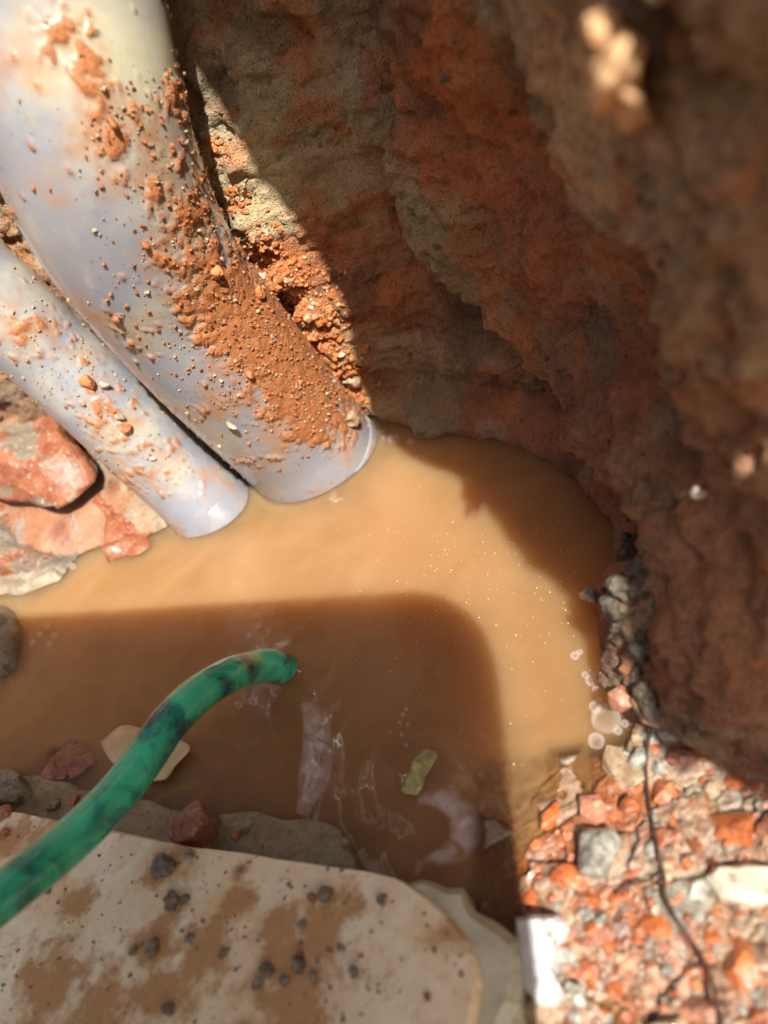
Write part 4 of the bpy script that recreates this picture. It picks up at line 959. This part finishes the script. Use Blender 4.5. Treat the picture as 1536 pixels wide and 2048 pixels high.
def ribbon(name, pts, z, mat, label, cat, seed):
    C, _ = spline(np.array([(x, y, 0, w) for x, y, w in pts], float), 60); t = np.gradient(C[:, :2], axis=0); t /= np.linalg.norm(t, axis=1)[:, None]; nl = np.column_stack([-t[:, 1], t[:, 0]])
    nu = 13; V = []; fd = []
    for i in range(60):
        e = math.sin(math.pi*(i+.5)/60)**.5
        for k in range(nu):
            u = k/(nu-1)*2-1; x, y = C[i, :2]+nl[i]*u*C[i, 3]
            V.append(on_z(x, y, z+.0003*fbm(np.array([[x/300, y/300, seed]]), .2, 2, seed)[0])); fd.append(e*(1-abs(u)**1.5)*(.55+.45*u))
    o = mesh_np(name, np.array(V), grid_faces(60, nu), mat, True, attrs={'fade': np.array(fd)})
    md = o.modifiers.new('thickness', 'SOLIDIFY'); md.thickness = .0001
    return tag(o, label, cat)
ribbon('reflection_strip', [(608, 1395, 14), (632, 1440, 30), (638, 1500, 36), (628, 1570, 36), (602, 1630, 12)], .0006, M_reflection, 'tall pale reflection on the water, built as a strip below the hose tip', 'film', 7)  # category film stands for a painted reflection
ribbon('reflection_strip', [(835, 1600, 12), (885, 1596, 28), (925, 1630, 36), (930, 1680, 34), (895, 1712, 26), (845, 1722, 10)], .0006, M_reflection, 'curved pale reflection on the water, built as a strip near the tile corner', 'film', 8)  # category film stands for a painted reflection
# bubbles: thin clear shells gathered in clusters
M_bub = bpy.data.materials.new('bubble_film'); M_bub.use_nodes = True; nt = M_bub.node_tree; nt.nodes.remove(nt.nodes['Principled BSDF'])
tr = nt.nodes.new('ShaderNodeBsdfTransparent'); pb = nt.nodes.new('ShaderNodeBsdfPrincipled'); pb.inputs['Base Color'].default_value = (.85, .78, .76, 1)
pb.inputs['Roughness'].default_value = .07; pb.inputs['Coat Weight'].default_value = 1; pb.inputs['Coat Roughness'].default_value = .04
lw = nt.nodes.new('ShaderNodeLayerWeight'); lw.inputs['Blend'].default_value = .35
mr = nt.nodes.new('ShaderNodeMapRange'); nt.links.new(lw.outputs['Facing'], mr.inputs['Value']); mr.inputs['To Min'].default_value = .025; mr.inputs['To Max'].default_value = .45
mx = nt.nodes.new('ShaderNodeMixShader'); nt.links.new(mr.outputs[0], mx.inputs[0]); nt.links.new(tr.outputs[0], mx.inputs[1]); nt.links.new(pb.outputs[0], mx.inputs[2]); nt.links.new(mx.outputs[0], nt.nodes['Material Output'].inputs['Surface'])
bm = bmesh.new(); bmesh.ops.create_uvsphere(bm, u_segments=24, v_segments=14, radius=1); bub_me = bpy.data.meshes.new('bubble'); bm.to_mesh(bub_me); bm.free()
bub_me.polygons.foreach_set('use_smooth', np.full(len(bub_me.polygons), True)); bub_me.materials.append(M_bub)
def bubbles(lst, label, z=.0006):
    c = on_z(lst[0][0], lst[0][1]); root = empty('bubble_cluster', (c[0], c[1], 0)); tag(root, label, 'bubbles', 'bubble clusters on the water')
    for x, y, r in lst:
        p = on_z(x, y, z); s = r*depth_of(p)/FPX
        o = bpy.data.objects.new('bubble', bub_me); o.location = (p[0]-c[0], p[1]-c[1], z+s*.15); o.scale = (s,)*3; link(o, root)
bubbles([(1213, 1440, 30), (1193, 1483, 17), (1190, 1415, 12), (1236, 1462, 9), (1250, 1448, 8), (1196, 1400, 8)], 'biggest pale bubble with small ones at the right shore')
bubbles([(1182, 1362, 12), (1196, 1358, 9), (1170, 1350, 7), (1186, 1344, 7), (1150, 1312, 9), (1160, 1305, 6), (1184, 1275, 6), (1192, 1380, 8)], 'string of tiny bubbles along the right wall foot')
bubbles([(788, 880, 12), (770, 878, 7), (820, 885, 7), (752, 872, 6)], 'bubbles between the thick pipe and the shaded wall')
bubbles([(72, 1160, 18), (100, 1145, 12), (50, 1150, 10), (118, 1140, 8), (146, 1134, 7), (222, 1096, 8)], 'bubbles beside the pale mortar at the left shore')
bubbles([(530, 1392, 26), (552, 1382, 12), (508, 1402, 10), (478, 1410, 8)], 'clear bubble clinging below the hose tip')
bubbles([(95, 1250, 8), (80, 1270, 6), (110, 1272, 7), (100, 1288, 6), (65, 1285, 6)], 'faint bubbles in the shaded water at left')
bubbles([(806, 1430, 5), (812, 1418, 4), (800, 1445, 4), (816, 1450, 5), (804, 1470, 4), (812, 1490, 4)], 'row of specks of bubbles above the leaf scrap')
# specks floating on the sunlit water
P_, S_ = [], []
for _ in range(420):
    x, y = random.gauss(960, 170), random.gauss(1180, 170)
    p = on_z(x, y)
    if not in_poly(np.array([p[:2]]), SHORE_W)[0]: continue
    P_.append(p+np.array((0, 0, .00002))); S_.append(random.choice((.00005, .00006, .00008, .00011)))
M_speck = rubble_mat('pale_speck', (.75, .55, .32), (.85, .68, .45), 500, .5, k=1.0)
o = grains_mesh('floating_specks', P_, None, S_, [M_speck], [0]*len(P_), 8); tag(o, 'pale specks of dust floating on the sunlit water', 'dust', kind='stuff')

# ------------------------------------------------------------------ the unseen phone that takes the picture, cut short and pale to lighten the tile: its shadow lies over the lower left
def rounded(w0, w1, h0, h1, r, n=10):
    P = []
    for cx_, cy_, a0_ in ((w1-r, h1-r, 0), (w0+r, h1-r, 90), (w0+r, h0+r, 180), (w1-r, h0+r, 270)):
        for k in range(n+1):
            a = math.radians(a0_+90*k/n); P.append((cx_+r*math.cos(a), cy_+r*math.sin(a)))
    return P
PH = dict(w0=-.0860, w1=.0104, h0=-.0160, h1=.046)
def phone_slab(name, P, z0, z1, mat):
    V = [EYE+C2W @ np.array((x, y, z)) for z in (z0, z1) for x, y in P]; n = len(P)
    F = [tuple(range(n)), tuple(range(2*n-1, n-1, -1))]+[(i, i+n, (i+1) % n+n, (i+1) % n) for i in range(n)]
    return mesh_np(name, np.array(V), F, mat, False)
M_ph, nt, b = nodes('pale_bounce_shell'); b.inputs['Base Color'].default_value = (.78, .76, .73, 1); b.inputs['Roughness'].default_value = .25
ph = phone_slab('short_pale_phone', rounded(PH['w0'], PH['w1'], PH['h0'], PH['h1'], .011), -.0145, -.0065, M_ph)
tag(ph, 'phone held over the water, cut short and pale to bounce light, known only by its round cornered shadow', 'camera')  # category camera stands for the unseen phone
